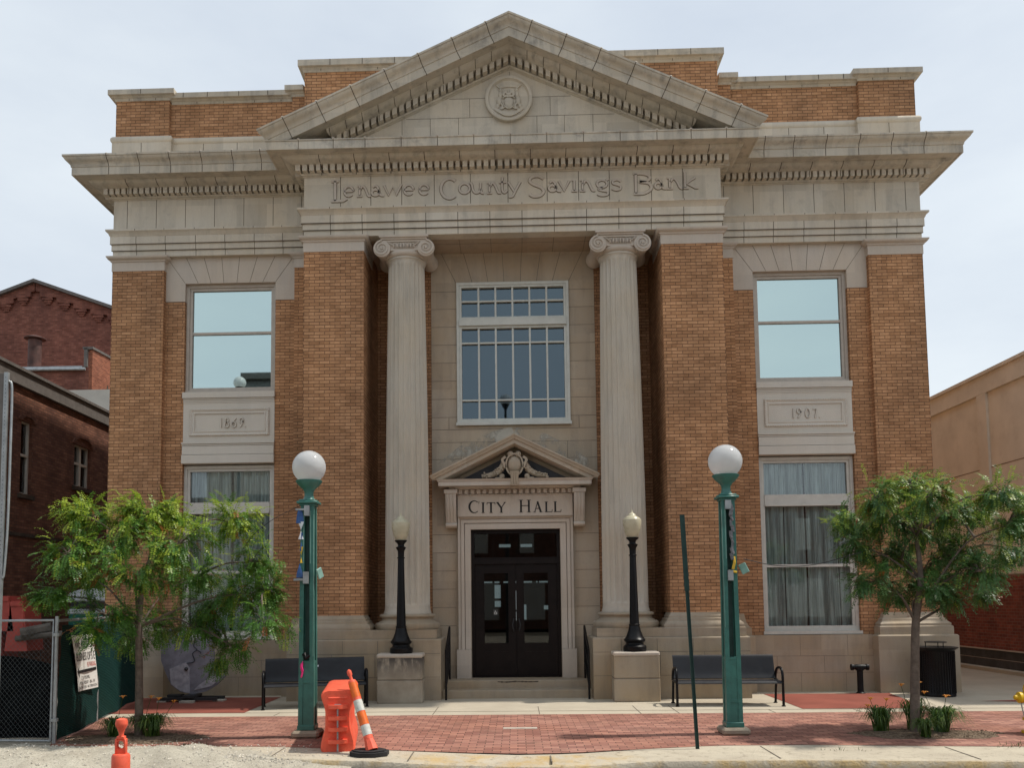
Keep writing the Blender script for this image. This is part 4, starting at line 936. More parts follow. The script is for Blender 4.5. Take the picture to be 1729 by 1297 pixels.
for s in (-1, 1):
    rp = [(.37, 0), (.37, -.028), (.355, -.035), (.33, -.085), (.30, -.10), (.30, -.165), (.27, -.17), (.2, -.19), (.12, -.20), (-.12, -.20), (-.12, 0)]
    apx = 5.04; sl = .492; ct = cos(math.atan(sl)); vs = []; n = len(rp)
    for p, dz in rp: vs.append((0, .80-p, apx+dz/ct))
    for p, dz in rp: x1 = min(1.632 if p > .35 else 1.60, (apx+dz/ct-4.155)/sl); vs.append((s*x1, .80-p, apx+dz/ct-sl*x1))
    mb.fix = True; mb.add(vs, [(i, (i+1) % n, (i+1) % n+n, i+n) for i in range(n)]+[tuple(range(n)), tuple(range(2*n-1, n-1, -1))])
mb.build('hood_pediment', 'stone_wall', hd, 30)
mb = MB(); mb.prism([(-1.15, 4.165), (1.15, 4.165), (0, 4.73)], .90, .94); mb.build('hood_recess', 'slate', hd)  # back of the hood recess coloured near-black
mb = MB(); cz = 4.45; cyy = .62
mb.sphere((0, cyy+.08, cz), .20, 24, 14, (.80, .55, 1.05)); mb.sphere((0, cyy, cz+.01), .15, 24, 14, (.82, .45, 1.0))
mb.ribbon(arc(0, cz, .165, .215, 0, 360, 32), .03, cyy, .03)
for s in (-1, 1):
    mb.lathe([(.055, -.08), (.058, 0), (.03, .02), (.02, .04)], (s*.075, cyy-.0, cz+.215), 16, 'y'); mb.ribbon(crom([(s*.17, cz+.16), (s*.235, cz+.10), (s*.20, cz+.02), (s*.175, cz-.06)]), .05, cyy+.02, .05)
    mb.lathe([(.05, -.08), (.052, 0), (.02, .02)], (s*.245, cyy+.04, cz-.215), 14, 'y'); mb.ribbon([(s*.245, cz-.25), (s*.38, cz-.26)], .03, cyy+.05, .04)
    pts = crom([(s*.20, .70, cz+.04), (s*.25, .69, cz-.05), (s*.33, .68, cz-.13), (s*.46, .69, cz-.185), (s*.64, .71, cz-.205)], 5); n = len(pts)
    mb.tube(pts, [.03+.036*sin(pi*min(1, .35+.55*i/(n-1)))*(1+.12*sin(i*2.2)) for i in range(n)], 12)
    for i in range(26):
        p = pts[rs.randrange(3, n)]; mb.sphere((p[0]+rs.uniform(-.03, .03), p[1]-.06+rs.uniform(-.01, .02), p[2]+rs.uniform(-.05, .05)), rs.uniform(.014, .024), 7, 5)
mb.prism([(-.085, 4.30), (.085, 4.30), (.07, 4.16), (.09, 4.04), (.06, 4.02), (-.06, 4.02), (-.09, 4.04), (-.07, 4.16)], .44, .66)
for q in (-1, 0, 1): mb.tube([(q*.045, .435, 4.28), (q*.04, .435, 4.15), (q*.05, .435, 4.04)], .014, 8)
mb.build('cartouche', 'stone_wall', hd, 50)
for s in (-1, 1):
    mb = MB(); a, b = sorted((1.14*s, 1.365*s)); mb.bbox(a-.02, b+.02, .60, .96, 3.90, 3.985, .01)
    mb.prismx([(.96, 3.90), (.62, 3.90), (.63, 3.80), (.66, 3.60), (.74, 3.42), (.77, 3.34), (.74, 3.28), (.78, 3.245), (.86, 3.24), (.96, 3.26)], a+.012, b-.012)
    for q in (-1, 0, 1): xx = (a+b)/2+q*.062; mb.tube(crom([(xx, .622, 3.89), (xx, .633, 3.80), (xx, .665, 3.60), (xx, .742, 3.43), (xx, .772, 3.36)], 4), .021, 8)
    mb.lathe([(.04, a+.004), (.045, a+.02), (.045, b-.02), (.04, b-.004)], (0, .775, 3.295), 14, 'x')
    mb.build('bracket', 'stone_clean', hd, 40)
# doors
yd = 1.06
mb = MB(); mb.box(-.883, -.82, 1.0, 1.14, .3, 3.21); mb.box(.82, .883, 1.0, 1.14, .3, 3.21); mb.box(-.82, .82, 1.0, 1.14, 3.14, 3.21); mb.box(-.82, .82, 1.0, 1.14, 2.53, 2.62); mb.box(-.82, .82, 1.02, 1.06, 2.62, 2.66); mb.box(-.82, .82, 1.0, 1.15, .297, .315)
df = mb.build('door_frame', 'door', bank)
mb = MB(); mb.box(-.82, .82, 1.08, 1.085, 2.66, 3.14); mb.build('transom_pane', 'glass_door', df)
for s in (-1, 1):
    mb = MB(); g0, g1 = .135, .65
    def B(a, b, c_, d, ya=1.04, yb=1.09): mb.box(*sorted((s*a, s*b)), ya, yb, c_, d)
    B(.004, g0, .318, 2.528); B(g1, .818, .318, 2.528); B(g0, g1, 2.35, 2.528); B(g0, g1, .318, .97); B(.17, .62, .50, .80, 1.032, 1.04); B(g0+.0, g0+.02, .97, 2.35, 1.03, 1.04); B(g1-.02, g1, .97, 2.35, 1.03, 1.04)
    d_ = mb.build('door', 'door', bank)
    mb = MB(); mb.box(*sorted((s*g0, s*g1)), 1.062, 1.067, .972, 2.348); mb.build('pane', 'glass_door', d_)
    mb = MB(); mb.tube(crom([(s*.055, 1.04, 1.20), (s*.055, .99, 1.22), (s*.075, .98, 1.32), (s*.055, .99, 1.42), (s*.055, 1.04, 1.44)], 4), .012, 8); mb.build('handle', 'steel_dark', d_)
    mb = MB()
    if s < 0:
        mb.box(-.46, -.36, 1.0585, 1.0605, 1.52, 1.63)
        o = mb.build('accessible_sticker', 'interior', d_)
        mb = MB(); mb.ribbon(arc(-.41, 1.56, .022, .022, 100, 370, 16), .007, 1.058, .001); mb.ribbon([(-.415, 1.61), (-.415, 1.575), (-.392, 1.575), (-.382, 1.55)], .007, 1.058, .001); mb.build('wheelchair_symbol', 'sign_white', o)
# lobby seen through the glass
mb = MB()
for x0, x1, z0, z1 in ((-.45, -.31, 1.85, 2.12), (-.45, -.31, 1.68, 1.80), (-.13, .0, 1.62, 2.0), (-.13, .0, 1.40, 1.58), (.06, .14, 1.75, 2.05), (.55, .72, 1.62, 1.70), (.10, .2, 1.42, 1.72), (-.65, -.33, 2.16, 2.19), (-.25, 0, 2.16, 2.19), (.05, .32, 2.16, 2.19), (.4, .7, 2.16, 2.19), (-.33, -.1, 2.88, 2.94), (.1, .33, 2.88, 2.94)): MB().box(x0*1.25, x1*1.25, 5.48, 5.49, (z0-1.8)*1.24+1.8, (z1-1.8)*1.24+1.8).build('lobby_window', 'lit_dim', bank)
mb = MB(); mb.box(-.78, -.70, 2.2, 3.4, 3.32, 3.36); mb.build('ceiling_light', 'lit', bank)
mb = MB()
for x0, x1, m in ((-.55, -.5, 0), (.0, .06, 0), (.5, .54, 0)): mb.box(x0, x1, 4.0, 4.05, .3, 3.2)
mb.box(-1.2, 1.2, 4.0, 4.05, 2.3, 2.42); mb.build('lobby_partition', 'interior', bank)

# --- wing windows
def wing(s):
    a, b = sorted((4.80*s, 6.65*s))
    def fr(mb, x0, x1, z0, z1, w, ya, yb, wb=None):
        wb = wb or w; mb.box(x0, x0+w, ya, yb, z0, z1); mb.box(x1-w, x1, ya, yb, z0, z1); mb.box(x0+w, x1-w, ya, yb, z0, z0+wb); mb.box(x0+w, x1-w, ya, yb, z1-w, z1)
    for (z0, z1, up) in ((6.06, 8.31, 1), (1.135, 4.575, 0)):
        mt = 'frame_tan' if up else 'frame'
        mb = MB(); fr(mb, a, b, z0, z1, .06, .95, 1.12); fr(mb, a+.0605, b-.0605, z0+.061, z1-.061, .055, .98, 1.08)
        if not up:
            mb.box(a+.1155, b-.1155, .96, 1.07, 3.60, 3.83); mb.box(a+.1155, b-.1155, .93, .96, 3.60, 3.65); mb.box(a+.1155, b-.1155, .99, 1.05, 2.40, 2.455); mb.box(a-.02, b+.02, .84, .95, z0-.04, z0+.02); mb.box(a+.06, b-.06, .955, .98, z0+.06, z0+.12)
        else: mb.box(a+.1155, b-.1155, .985, 1.05, 7.28, 7.33)
        w = mb.build('window', mt, bank)
        g0, g1 = a+.1, b-.1
        mb = MB(); mb.box(g0, g1, 1.02, 1.026, z0+.1, z1-.1); mb.build('pane', 'glass_mirror' if up else 'glass', w)
        if not up:
            mb = MB(); n = 240; rr = random.Random(7 if s > 0 else 3); ph = [rr.uniform(0, 6) for _ in range(6)]
            zs = [z0+.02, 2.3, 3.6, z1]; 
            gap = (5.72*s) 
            for j, z in enumerate(zs):
                for i in range(n+1):
                    u = i/n; x = a+.05+(b-a-.1)*u; q = u*(1+.0*j)
                    y = 1.125+.042*sin(q*46+ph[0]+1.2*sin(q*9+ph[1]))+.022*sin(q*97+ph[2])+.010*sin(q*23+ph[3])
                    mb.v.append((x+.010*sin(z*1.3+u*9), y, z))
            for j in range(3):
                for i in range(n):
                    u = i/n
                    if abs(u-.50) < .012+.006*j*0 or (j < 2 and abs(u-.27+.0*j) < .007) or (j < 2 and abs(u-.86) < .01) or u < .03 or u > .985: continue
                    mb.f.append((j*(n+1)+i, j*(n+1)+i+1, (j+1)*(n+1)+i+1, (j+1)*(n+1)+i)); mb.mi.append(0)
            mb.build('curtain', 'curtain', w, 60)
    # spandrel
    mb = MB(); mb.box(a+.0, b-.0, .86, 1.2, 4.60, 5.93); mb.box(a-.01, b+.01, .81, .95, 5.935, 6.055)
    mb.box(a, b, .835, .86, 5.90, 5.93); mb.box(a, b, .845, .86, 5.865, 5.895); mb.box(a, b, .852, .86, 5.835, 5.86)
    mb.box(a-.012, b+.012, .80, .86, 5.00, 5.03); mb.box(a-.006, b+.006, .82, .86, 4.965, 4.995); mb.box(a-.0, b+.0, .815, .86, 4.785, 4.955); mb.box(a-.006, b+.006, .80, .86, 4.605, 4.775)
    ps = mb.build('spandrel', 'stone_panel', bank)
    mb = MB(); xa, xb, za, zb_ = a+.14, b-.11, 5.17, 5.71
    P = [(xa, za), (xb, za), (xb, zb_), (xa, zb_)]
    # frame: outer bead row, sloping sides
    def band(off0, y0_, off1, y1_):
        q0 = [(xa+off0, y0_, za+off0), (xb-off0, y0_, za+off0), (xb-off0, y0_, zb_-off0), (xa+off0, y0_, zb_-off0)]; q1 = [(xa+off1, y1_, za+off1), (xb-off1, y1_, za+off1), (xb-off1, y1_, zb_-off1), (xa+off1, y1_, zb_-off1)]
        mb.add(q0+q1, [(i, (i+1) % 4, (i+1) % 4+4, i+4) for i in range(4)])
    band(-.01, .859, 0, .832); band(0, .832, .025, .832); band(.025, .832, .05, .85); band(.05, .85, .065, .85); band(.065, .85, .075, .838); band(.075, .838, .095, .838); band(.095, .838, .10, .859)
    mb.fix = True
    n = 34
    for i in range(n):
        for z in (za+.013, zb_-.013): mb.sphere((xa+.02+(xb-xa-.04)*i/(n-1), .832, z), .014, 6, 4)
    for i in range(1, 10):
        for x in (xa+.013, xb-.013): mb.sphere((x, .832, za+(zb_-za)*i/10), .014, 6, 4)
    mb.build('panel_moulding', 'stone_panel', ps)
    mb = MB()
    if s < 0: T = [('1', -5.905, -5.845), ('8', -5.815, -5.705), ('6', -5.665, -5.56), ('9', -5.52, -5.41), ('.', -5.405, -5.35)]
    else: T = [('1', 5.475, 5.535), ('9', 5.56, 5.665), ('0', 5.725, 5.835), ('7', 5.873, 5.968), ('.', 5.985, 6.04)]
    for ch, x0, x1 in T: glyph(ch, x0, x1, 5.33, .19, mb, .019, .8595, .024, .010)
    mb.build('lettering', ['stone_panel', 'letter_edge'], ps)
    # flat-arch lintel stones
    mb = MB(); c_ = 5.705*s
    oa, ob = sorted((4.387*s, 7.048*s))
    mb.box(oa, a, .86, 1.3, 7.942, 8.852) ; mb.box(b, ob, .86, 1.3, 7.942, 8.852); mb.box(a, b, .86, 1.3, 8.312, 8.852)
    ln = mb.build('window_lintel', 'stone_clean', bank)
    mb = MB(); cc = (a+b)/2
    for q in (-1, 1):
        hb, ht = .925, 1.30; seg(mb, cc+q*hb, 8.315, cc+q*ht, 8.85, .86, .009)
        for f in (.715, .43, .145): seg(mb, cc+q*hb*f, 8.315, cc+q*ht*f*.98, 8.85, .86, .009)
    mb.build('mortar_joint', 'joint_soft', ln)
wing(-1); wing(1)
# --- steps
mb = MB(); mb.bbox(-1.39, 1.39, .03, .40, -.05, .15, .012); mb.bbox(-1.385, 1.385, .38, 1.3, -.05, .299, .012)
stp = mb.build('entrance_steps', 'stone_base', bank)
mb = MB(); mb.ribbon(crom([(-.37, .275), (-.2, .268), (0, .28), (.2, .27), (.4, .275)]), [.012+.02*rs.random() for _ in range(25)], .38, .002); mb.build('broken_edge', 'joint', stp)

# ================================================================== handrails, pedestals, black lamps
def handrail(x, label):
    t = thing('handrail', label, 'handrail', (x, 0, 0), 0, 'black handrails beside the entrance steps')
    mb = MB(); mb.tube([(0, -.17, 0), (0, -.17, .9), (0, .72, 1.30), (0, .72, .3)], .021, 8); mb.build('rail_frame', 'black_metal', t, 40)
    mb = MB(); mb.tube([(0, -.17, .2), (0, .72, .6)], .012, 6); mb.tube([(0, -.17, .55), (0, .72, .95)], .010, 6)
    for i in range(1, 9): y = -.17+.89*i/9; mb.tube([(0, y, .2+(y+.17)*.449), (0, y, .9+(y+.17)*.449)], .008, 6)
    mb.build('balusters', 'black_metal', t, 40); return t
handrail(-1.30, 'thin black handrail on the left side of the entrance steps'); handrail(1.31, 'thin black handrail on the right side of the entrance steps')
def spedestal(x, label, mat):
    t = thing('stone_pedestal', label, 'pedestal', (x, -.44, 0), 0, 'stone pedestals carrying the black lamps')
    mb = MB(); mb.bbox(-.405, .405, -.215, .218, 0, .405, .012); mb.bbox(-.40, .40, -.21, .218, .412, .80, .012); mb.build('block', mat, t)
    mb = MB(); mb.bbox(-.41, .41, -.222, .219, .80, .875, .02); mb.build('cap', 'stone_clean', t)
    mb = MB(); mb.box(-.398, .398, -.208, .21, .404, .413); mb.build('mortar_joint', 'joint_soft', t); return t
k = NB('black_stained_limestone'); vv = k.obj(); so = k.n('ShaderNodeSeparateXYZ'); k.l(vv, so.inputs[0])
mr = k.n('ShaderNodeMapRange'); k.l(so.outputs[2], mr.inputs[0]); mr.inputs[1].default_value = .42; mr.inputs[2].default_value = .82
mm = k.n('ShaderNodeMath', operation='MULTIPLY'); k.l(mr.outputs[0], mm.inputs[0]); k.l(k.noise(1, 7, .7, k.scaled((9, 9, 3.2)), .34, .52), mm.inputs[1])
c = k.mix(k.noise(3, 6), (.29, .245, .19), (.40, .35, .28)); c = k.mix(_m(k, mm.outputs[0], 1.0), c, (.05, .045, .045)); k.bump(k.noise(40, 5), .25, .006); M['ped_stained'] = k.fin(c, .85)
spedestal(-2.09, 'weathered stone pedestal with black stains left of the steps', 'ped_stained')
spedestal(2.115, 'plain tan stone pedestal right of the steps', 'stone_base')
def black_lamp(loc, label):
    t = thing('lantern_lamp', label, 'lamp', loc, 0, 'black acorn lamps on the pedestals')
    mb = MB(); fl = lambda a, h: 1-.05*(.5+.5*cos(a*16)) if .30 < h < .42 else (1-.04*(.5+.5*cos(a*12)) if .62 < h < 1.70 else 1)
    mb.lathe([(.20, 0), (.205, .02), (.205, .09), (.195, .10), (.16, .125), (.155, .15), (.165, .165), (.19, .19), (.19, .215), (.17, .235), (.15, .27), (.135, .31), (.11, .38), (.10, .43), (.092, .455), (.10, .465), (.10, .48), (.086, .49), (.082, .62), (.068, 1.2), (.058, 1.70), (.057, 1.71), (.072, 1.715), (.072, 1.73), (.056, 1.74), (.058, 1.80), (.06, 1.85), (.09, 1.90), (.095, 1.915), (.06, 1.935), (.056, 1.96), (.07, 1.99), (.105, 2.02), (.112, 2.035), (.112, 2.045)], (0, 0, 0), 48, rf=fl)
    mb.build('post', 'black_metal', t, 40)
    mb = MB(); mb.lathe([(.09, 2.046), (.11, 2.08), (.14, 2.16), (.162, 2.27), (.168, 2.345), (.165, 2.37), (.148, 2.38), (.145, 2.395), (.10, 2.425), (.075, 2.44), (.07, 2.455), (.055, 2.475), (.03, 2.49), (.018, 2.50), (.015, 2.52), (.004, 2.555)], (0, 0, 0), 40); mb.build('acorn_globe', 'acorn', t, 50); return t
bl = black_lamp((-2.085, -.44, .875), 'black lamp with cream acorn globe on the stained pedestal')
dup(bl, (2.115, -.44, .875), 0, 'black lamp with cream acorn globe on the plain tan pedestal')

# ================================================================== green street lamps
def green_lamp(loc, label, lean, left):
    t = thing('street_lamp', label, 'street lamp', loc, 0, 'green globe street lamps by the kerb')
    mb = MB(); mb.bbox(-.185, .185, -.185, .185, 0, .10, .03); mb.build('concrete_foot', 'concrete', t)
    def tw(z): return .108-.006*z        # half width of the shaft
    mb = MB()
    for sx_ in (-1, 1):
        for sy_ in (-1, 1):     # corner angles
            for (a, b) in (((.0, .058), (0, .012)), ((0, .012), (.012, .058))):
                vs = []
                for z in (.1, 3.14):
                    h = tw(z)
                    for (u, v) in ((a[0], b[0]), (a[1], b[0]), (a[1], b[1]), (a[0], b[1])): vs.append((sx_*(h-u), sy_*(h-v), z))
                mb.add(vs, [(0, 1, 2, 3), (4, 5, 6, 7), (0, 1, 5, 4), (1, 2, 6, 5), (2, 3, 7, 6), (3, 0, 4, 7)])
    mb.fix = True
    h = .095; mb.bbox(-h, h, -h, h, .1, 1.0, .006); mb.bbox(-.118, .118, -.118, .118, .1, .17, .01)
    mb.bbox(-.10, .10, -.10, .10, .985, 1.02, .004)
    mb.bbox(-.06, .06, -.101, -.09, .42, .47, .004) if not left else mb.bbox(-.05, .06, -.102, -.09, .72, .75, .004)
    mb.build('shaft', 'green_paint', t)
    mb = MB(); mb.box(-.03, .03, -.03, .03, 1.0, 3.14); mb.build('shaft_core', 'green_dark', t)
    mb = MB()
    for x in (-.047, .047): mb.box(x-.004, x+.004, -.094, -.088, 1.02, 3.05)
    mb.box(.088, .094, -.1015, -.09, .9, 3.0) if left else mb.box(-.094, -.088, -.0995, -.09, .9, 3.0)
    mb.build('worn_edge', 'green_pale', t)
    mb = MB(); mb.bbox(-.105, .105, -.105, .105, 3.12, 3.15, .006); mb.bbox(-.14, .14, -.14, .14, 3.15, 3.185, .01); mb.bbox(-.115, .115, -.115, .115, 3.185, 3.21, .01)
    mb.lathe([(.085, 3.21), (.07, 3.235), (.06, 3.27), (.062, 3.32), (.085, 3.36), (.12, 3.39), (.155, 3.425), (.178, 3.46), (.182, 3.475), (.17, 3.48)], (0, 0, 0), 32); mb.build('collar', 'green_paint', t, 40)
    mb = MB(); mb.sphere((0, 0, 3.665), .228, 40, 24); mb.build('globe', 'globe', t, 180)
    return t
L1 = green_lamp((-2.825, -4.36, 0), 'green globe street lamp with a twisted blue banner, behind the orange barrier', 0, True)
L2 = green_lamp((2.87, -4.32, 0), 'green globe street lamp in front of the right bench, grey plastic on its shaft', 0, False)
mb = MB()      # twisted banner
def twist(mb, x, y, z0, z1, w, turns, ph, n=24):
    vs = []
    for i in range(n+1):
        f = i/n; a = ph+turns*2*pi*f; r = w*(.45+.55*abs(cos(a))); vs += [(x+r*cos(a), y+.4*r*sin(a), z0+(z1-z0)*f), (x-r*cos(a), y-.4*r*sin(a), z0+(z1-z0)*f)]
    mb.add(vs, [(2*i, 2*i+1, 2*i+3, 2*i+2) for i in range(n)])
mb.cur = 0; twist(mb, -.09, -.125, 2.88, 3.06, .055, .12, .2); mb.cur = 1; twist(mb, -.075, -.125, 2.66, 2.90, .04, .4, .4); mb.cur = 0; twist(mb, -.07, -.125, 2.5, 2.75, .02, .5, 0)
mb.cur = 2; twist(mb, -.07, -.125, 2.34, 2.56, .03, .3, .9); mb.cur = 0; twist(mb, -.09, -.125, 2.14, 2.38, .045, .3, 0)
mb.build('banner', ['blue_cloth', 'white_cloth', 'yellow_cloth'], L1)
mb = MB(); mb.box(-.15, .02, -.138, -.112, 3.055, 3.08); mb.box(-.03, .04, -.145, -.10, 2.98, 3.12); mb.build('banner_bracket', 'galv', L1); mb = MB(); mb.box(-.17, .02, -.138, -.112, 2.10, 2.13); mb.box(-.04, .03, -.15, -.10, 2.06, 2.22); mb.build('banner_bracket', 'galv', L1)
def flood(L, x, rz):
    mb = MB(); mb.bbox(-.05, .05, -.012, .012, -.07, .07, .006); o = mb.build('floodlight', 'green_pale', L); o.location = (x, -.06, 2.2); o.rotation_euler = (0, radians(-25), rz); return o
flood(L1, .17, radians(60)); flood(L2, .19, radians(-20))
mb = MB(); mb.tube(crom([(-.04, -.125, 1.02), (-.055, -.14, .95), (-.045, -.13, .88), (-.06, -.135, .80)], 4), [.006]*2+[.018]*6+[.012]*4+[.006], 6); mb.build('ribbon', 'pink', L1)
mb = MB(); mb.tube([(-.03, -.1, 1.12), (0, -.12, 1.06), (.03, -.1, 1.1)], .03, 8); mb.build('dark_tie', 'black_metal', L1)
mb = MB()
mb.cur = 0
for i in range(10): z = 3.08-i*.075; mb.tube([(.025+.015*sin(i*2), -.115, z), (.035+.015*cos(i*3), -.12, z-.09)], .022+.006*sin(i*1.7), 6)
mb.cur = 1; mb.tube([(.05, -.11, 2.36), (.055, -.12, 2.28), (.03, -.12, 2.19)], .02, 6); mb.tube([(-.02, -.12, 2.17), (.08, -.12, 2.15)], .016, 6)
mb.build('torn_wrap', ['grey_cloth', 'yellow_cloth'], L2)
mb = MB(); mb.box(-.05, .03, -.14, -.1, 3.0, 3.12); mb.build('banner_bracket', 'galv', L2); mb = MB(); mb.box(-.04, .03, -.14, -.1, 2.04, 2.18); mb.build('banner_bracket', 'galv', L2)
w1 = MB().tube(crom([(3.07, -4.34, 2.33), (3.5, -4.36, 2.235), (4.0, -4.38, 2.24), (4.62, -4.40, 2.40)], 6), .006, 5).build('wire', 'steel_dark'); tag(w1, 'thin dark wire slung from the right street lamp into the tree', 'wire')
w2 = MB().tube(crom([(-2.93, -4.40, 3.13), (-3.3, -4.36, 2.96), (-3.6, -4.3, 2.75), (-3.75, -4.3, 2.55)], 6), .004, 5).build('wire', 'steel_dark'); tag(w2, 'thin dark wire running from the left street lamp into the tree', 'wire')

# ================================================================== benches
def bench():
    t = thing('park_bench', '', 'bench', (0, 0, 0), 0, 'black metal benches by the facade'); Wd = .86
    def perf(P, n=26):
        mb = MB(); m = len(P); vs = []
        for x in (-Wd, Wd):
            for p in P: vs.append((x, p[0], p[1]))
            for p in P[::-1]: vs.append((x, p[0]+.012, p[1]-.012))
        q = 2*m; fs = [(i, (i+1) % q, (i+1) % q+q, i+q) for i in range(q)]+[tuple(range(q)), tuple(range(2*q-1, q-1, -1))]; mb.fix = True; return mb.add(vs, fs)
    perf(crom([(-.29, .385), (-.25, .42), (-.1, .415), (.08, .405), (.14, .41)], 5)).build('seat', 'bench_metal', t, 40)
    perf(crom([(.15, .43), (.19, .52), (.235, .68), (.27, .80), (.295, .825)], 5)).build('backrest', 'bench_metal', t, 40)
    for s in (-1, 1):
        mb = MB(); x = s*(Wd+.012); mb.tube(crom([(x, -.27, 0), (x, -.27, .35), (x, -.26, .52), (x, -.20, .61), (x, -.08, .63), (x, .08, .60), (x, .17, .52), (x, .21, .40)], 6), .022, 10); mb.tube(crom([(x, .14, .42), (x, .19, .25), (x, .24, 0)], 4), .021, 10); mb.tube([(x, -.27, .385), (x, .17, .40)], .02, 8)
        mb.lathe([(.035, 0), (.035, .012), (.02, .02)], (x, -.27, 0), 12); mb.lathe([(.035, 0), (.035, .012), (.02, .02)], (x, .24, 0), 12); mb.build('leg_frame', 'black_metal', t, 40)
    mb = MB(); mb.tube([(-Wd, -.05, .385), (Wd, -.05, .385)], .014, 8); mb.tube([(-Wd, .20, .50), (Wd, .20, .50)], .012, 8); mb.build('crossbar', 'black_metal', t, 40)
    mb = MB(); mb.box(-.0, .06, .232, .236, .64, .70); o = mb.build('plaque', 'white_plastic', t); o.location = (0, 0, 0)
    return t
b1 = bench(); b1.location = (-3.51, -1.0, 0); b1.rotation_euler = (0, 0, radians(14)); b1['label'] = 'black metal bench behind the orange barrier, set slightly askew to the wall'
b2 = dup(b1, (3.56, -1.12, 0), radians(-2), 'black metal bench against the wall right of the entrance')

# ================================================================== small street things
t = thing('standpipe', 'black fire standpipe with two capped outlets against the right wall', 'standpipe', (6.42, .44, 0))
mb = MB(); mb.lathe([(.085, 0), (.085, .012), (.06, .03), (.055, .05), (.055, .42), (.075, .44), (.075, .50)], (0, 0, 0), 20); mb.build('pipe', 'black_metal', t, 40)
mb = MB(); mb.lathe([(.045, -.165), (.06, -.16), (.06, -.12), (.045, -.11), (.055, -.05), (.055, .05), (.045, .11), (.06, .12), (.06, .16), (.045, .165)], (0, 0, .49), 18, 'x'); mb.build('outlet', 'black_metal', t, 40)
t = thing('litter_bin', 'black perforated litter bin standing at the right corner pier', 'bin', (7.62, -.02, 0))
mb = MB(); mb.lathe([(.285, 0), (.30, .01), (.30, .05), (.295, .06), (.295, .80), (.31, .83), (.365, .865), (.37, .88), (.35, .885), (.28, .86)], (0, 0, 0), 40, cap=True)
for i in range(40): a = 2*pi*i/40; mb.tube([(.298*cos(a), .298*sin(a), .06), (.302*cos(a), .302*sin(a), .81)], .009, 5)
mb.build('basket', 'black_metal', t, 40)
mb = MB()
for i in range(3): a = i*2.1+.3; mb.tube([(.17*cos(a), .17*sin(a), .86), (.17*cos(a), .17*sin(a), .965)], .008, 6)
mb.lathe([(.19, .962), (.19, .972), (.15, .985), (.02, .99)], (0, 0, 0), 24); mb.build('rain_lid', 'black_metal', t, 40)
t = thing('fire_hydrant', 'yellow fire hydrant with hanging chains at the right edge', 'fire hydrant', (6.745, -4.42, 0))
mb = MB(); mb.lathe([(.15, 0), (.15, .03), (.11, .04), (.10, .08), (.10, .16), (.13, .17), (.13, .20), (.10, .21), (.095, .45), (.12, .46), (.12, .52), (.11, .53), (.105, .60), (.08, .66), (.04, .70), (.03, .70), (.03, .74), (.01, .745)], (0, 0, 0), 24); mb.build('barrel', 'yellow', t, 40)
mb = MB(); mb.lathe([(.05, -.09), (.05, -.13), (.072, -.135), (.072, -.185), (.05, -.19), (.035, -.20), (.03, -.235), (.012, -.24)], (0, 0, .465), 16, 'x'); mb.build('nozzle', 'yellow', t, 40)
mb = MB(); mb.lathe([(.05, .09), (.05, .13), (.072, .135), (.072, .185), (.05, .19), (.03, .235)], (0, 0, .465), 16, 'x'); mb.lathe([(.07, .09), (.07, .14), (.09, .145), (.09, .18), (.03, .22)], (0, 0, .42), 16, 'y'); mb.build('nozzle', 'yellow', t, 40)
mb = MB(); mb.tube(crom([(-.155, 0, .41), (-.15, -.02, .30), (-.13, -.03, .20), (-.11, -.02, .26), (-.10, 0, .34)], 5), .008, 6); mb.build('chain', 'galv', t)
o = MB().add([(0, 0, 0)], []).build('sign_post', 'green_dark')
bpy.data.objects.remove(o)
mb = MB(); 
for sgn in (-1, 1): mb.box(sgn*.018-.003, sgn*.018+.003, -.012, .012, 0, 2.83)
mb.box(-.018, .018, .006, .012, 0, 2.83); mb.box(-.03, .03, -.004, .004, 1.9, 2.832)
o = mb.build('bare_post', 'green_dark'); o.location = (2.155, -5.46, 0); o.rotation_euler = (0, radians(-2.2), 0); tag(o, 'bare dark green steel channel post leaning slightly by the kerb', 'post')
mb = MB(); mb.bbox(-.24, .24, -.06, .06, .0, .014, .004); mb.bbox(-.07, .07, -.03, .03, .014, .018, .002); o = mb.build('utility_cover', 'stone_clean'); o.location = (.035, -3.74, 0); tag(o, 'pale rectangular utility cover set in the brick pavement', 'cover')

# water-filled barrier
t = thing('traffic_barrier', 'orange plastic water barrier standing end-on beside the left lamp', 'barrier', (-2.175, -5.52, 0), radians(9))
def bsec(w0, z0): return None
mb = MB(); prof = crom([(.195, 0), (.207, .03), (.204, .10), (.185, .18), (.160, .27), (.148, .36), (.150, .45), (.168, .54), (.192, .61), (.205, .665), (.198, .70), (.172, .725), (.12, .738)], 3)
secs = [(0.0, .90), (.015, .97), (.05, 1)]+[(.1+.1*i, 1) for i in range(14)]+[(1.45, .97), (1.47, .9)]
vs = []; m = len(prof)*2
for (y, q) in secs:
    wv = 1+(.0 if y < .2 else .0)
    for x, z in prof: vs.append((x*q*wv, y, z*(.99 if q < 1 else 1)))
    for x, z in prof[::-1]: vs.append((-x*q*wv, y, z*(.99 if q < 1 else 1)))
fs = []
for i in range(len(secs)-1):
    for j in range(m): fs.append((i*m+j, i*m+(j+1) % m, (i+1)*m+(j+1) % m, (i+1)*m+j))
fs += [tuple(range(m)), tuple((len(secs)-1)*m+j for j in range(m))]; mb.fix = True; mb.add(vs, fs)
mb.build('body', 'orange', t, 40)
mb = MB()
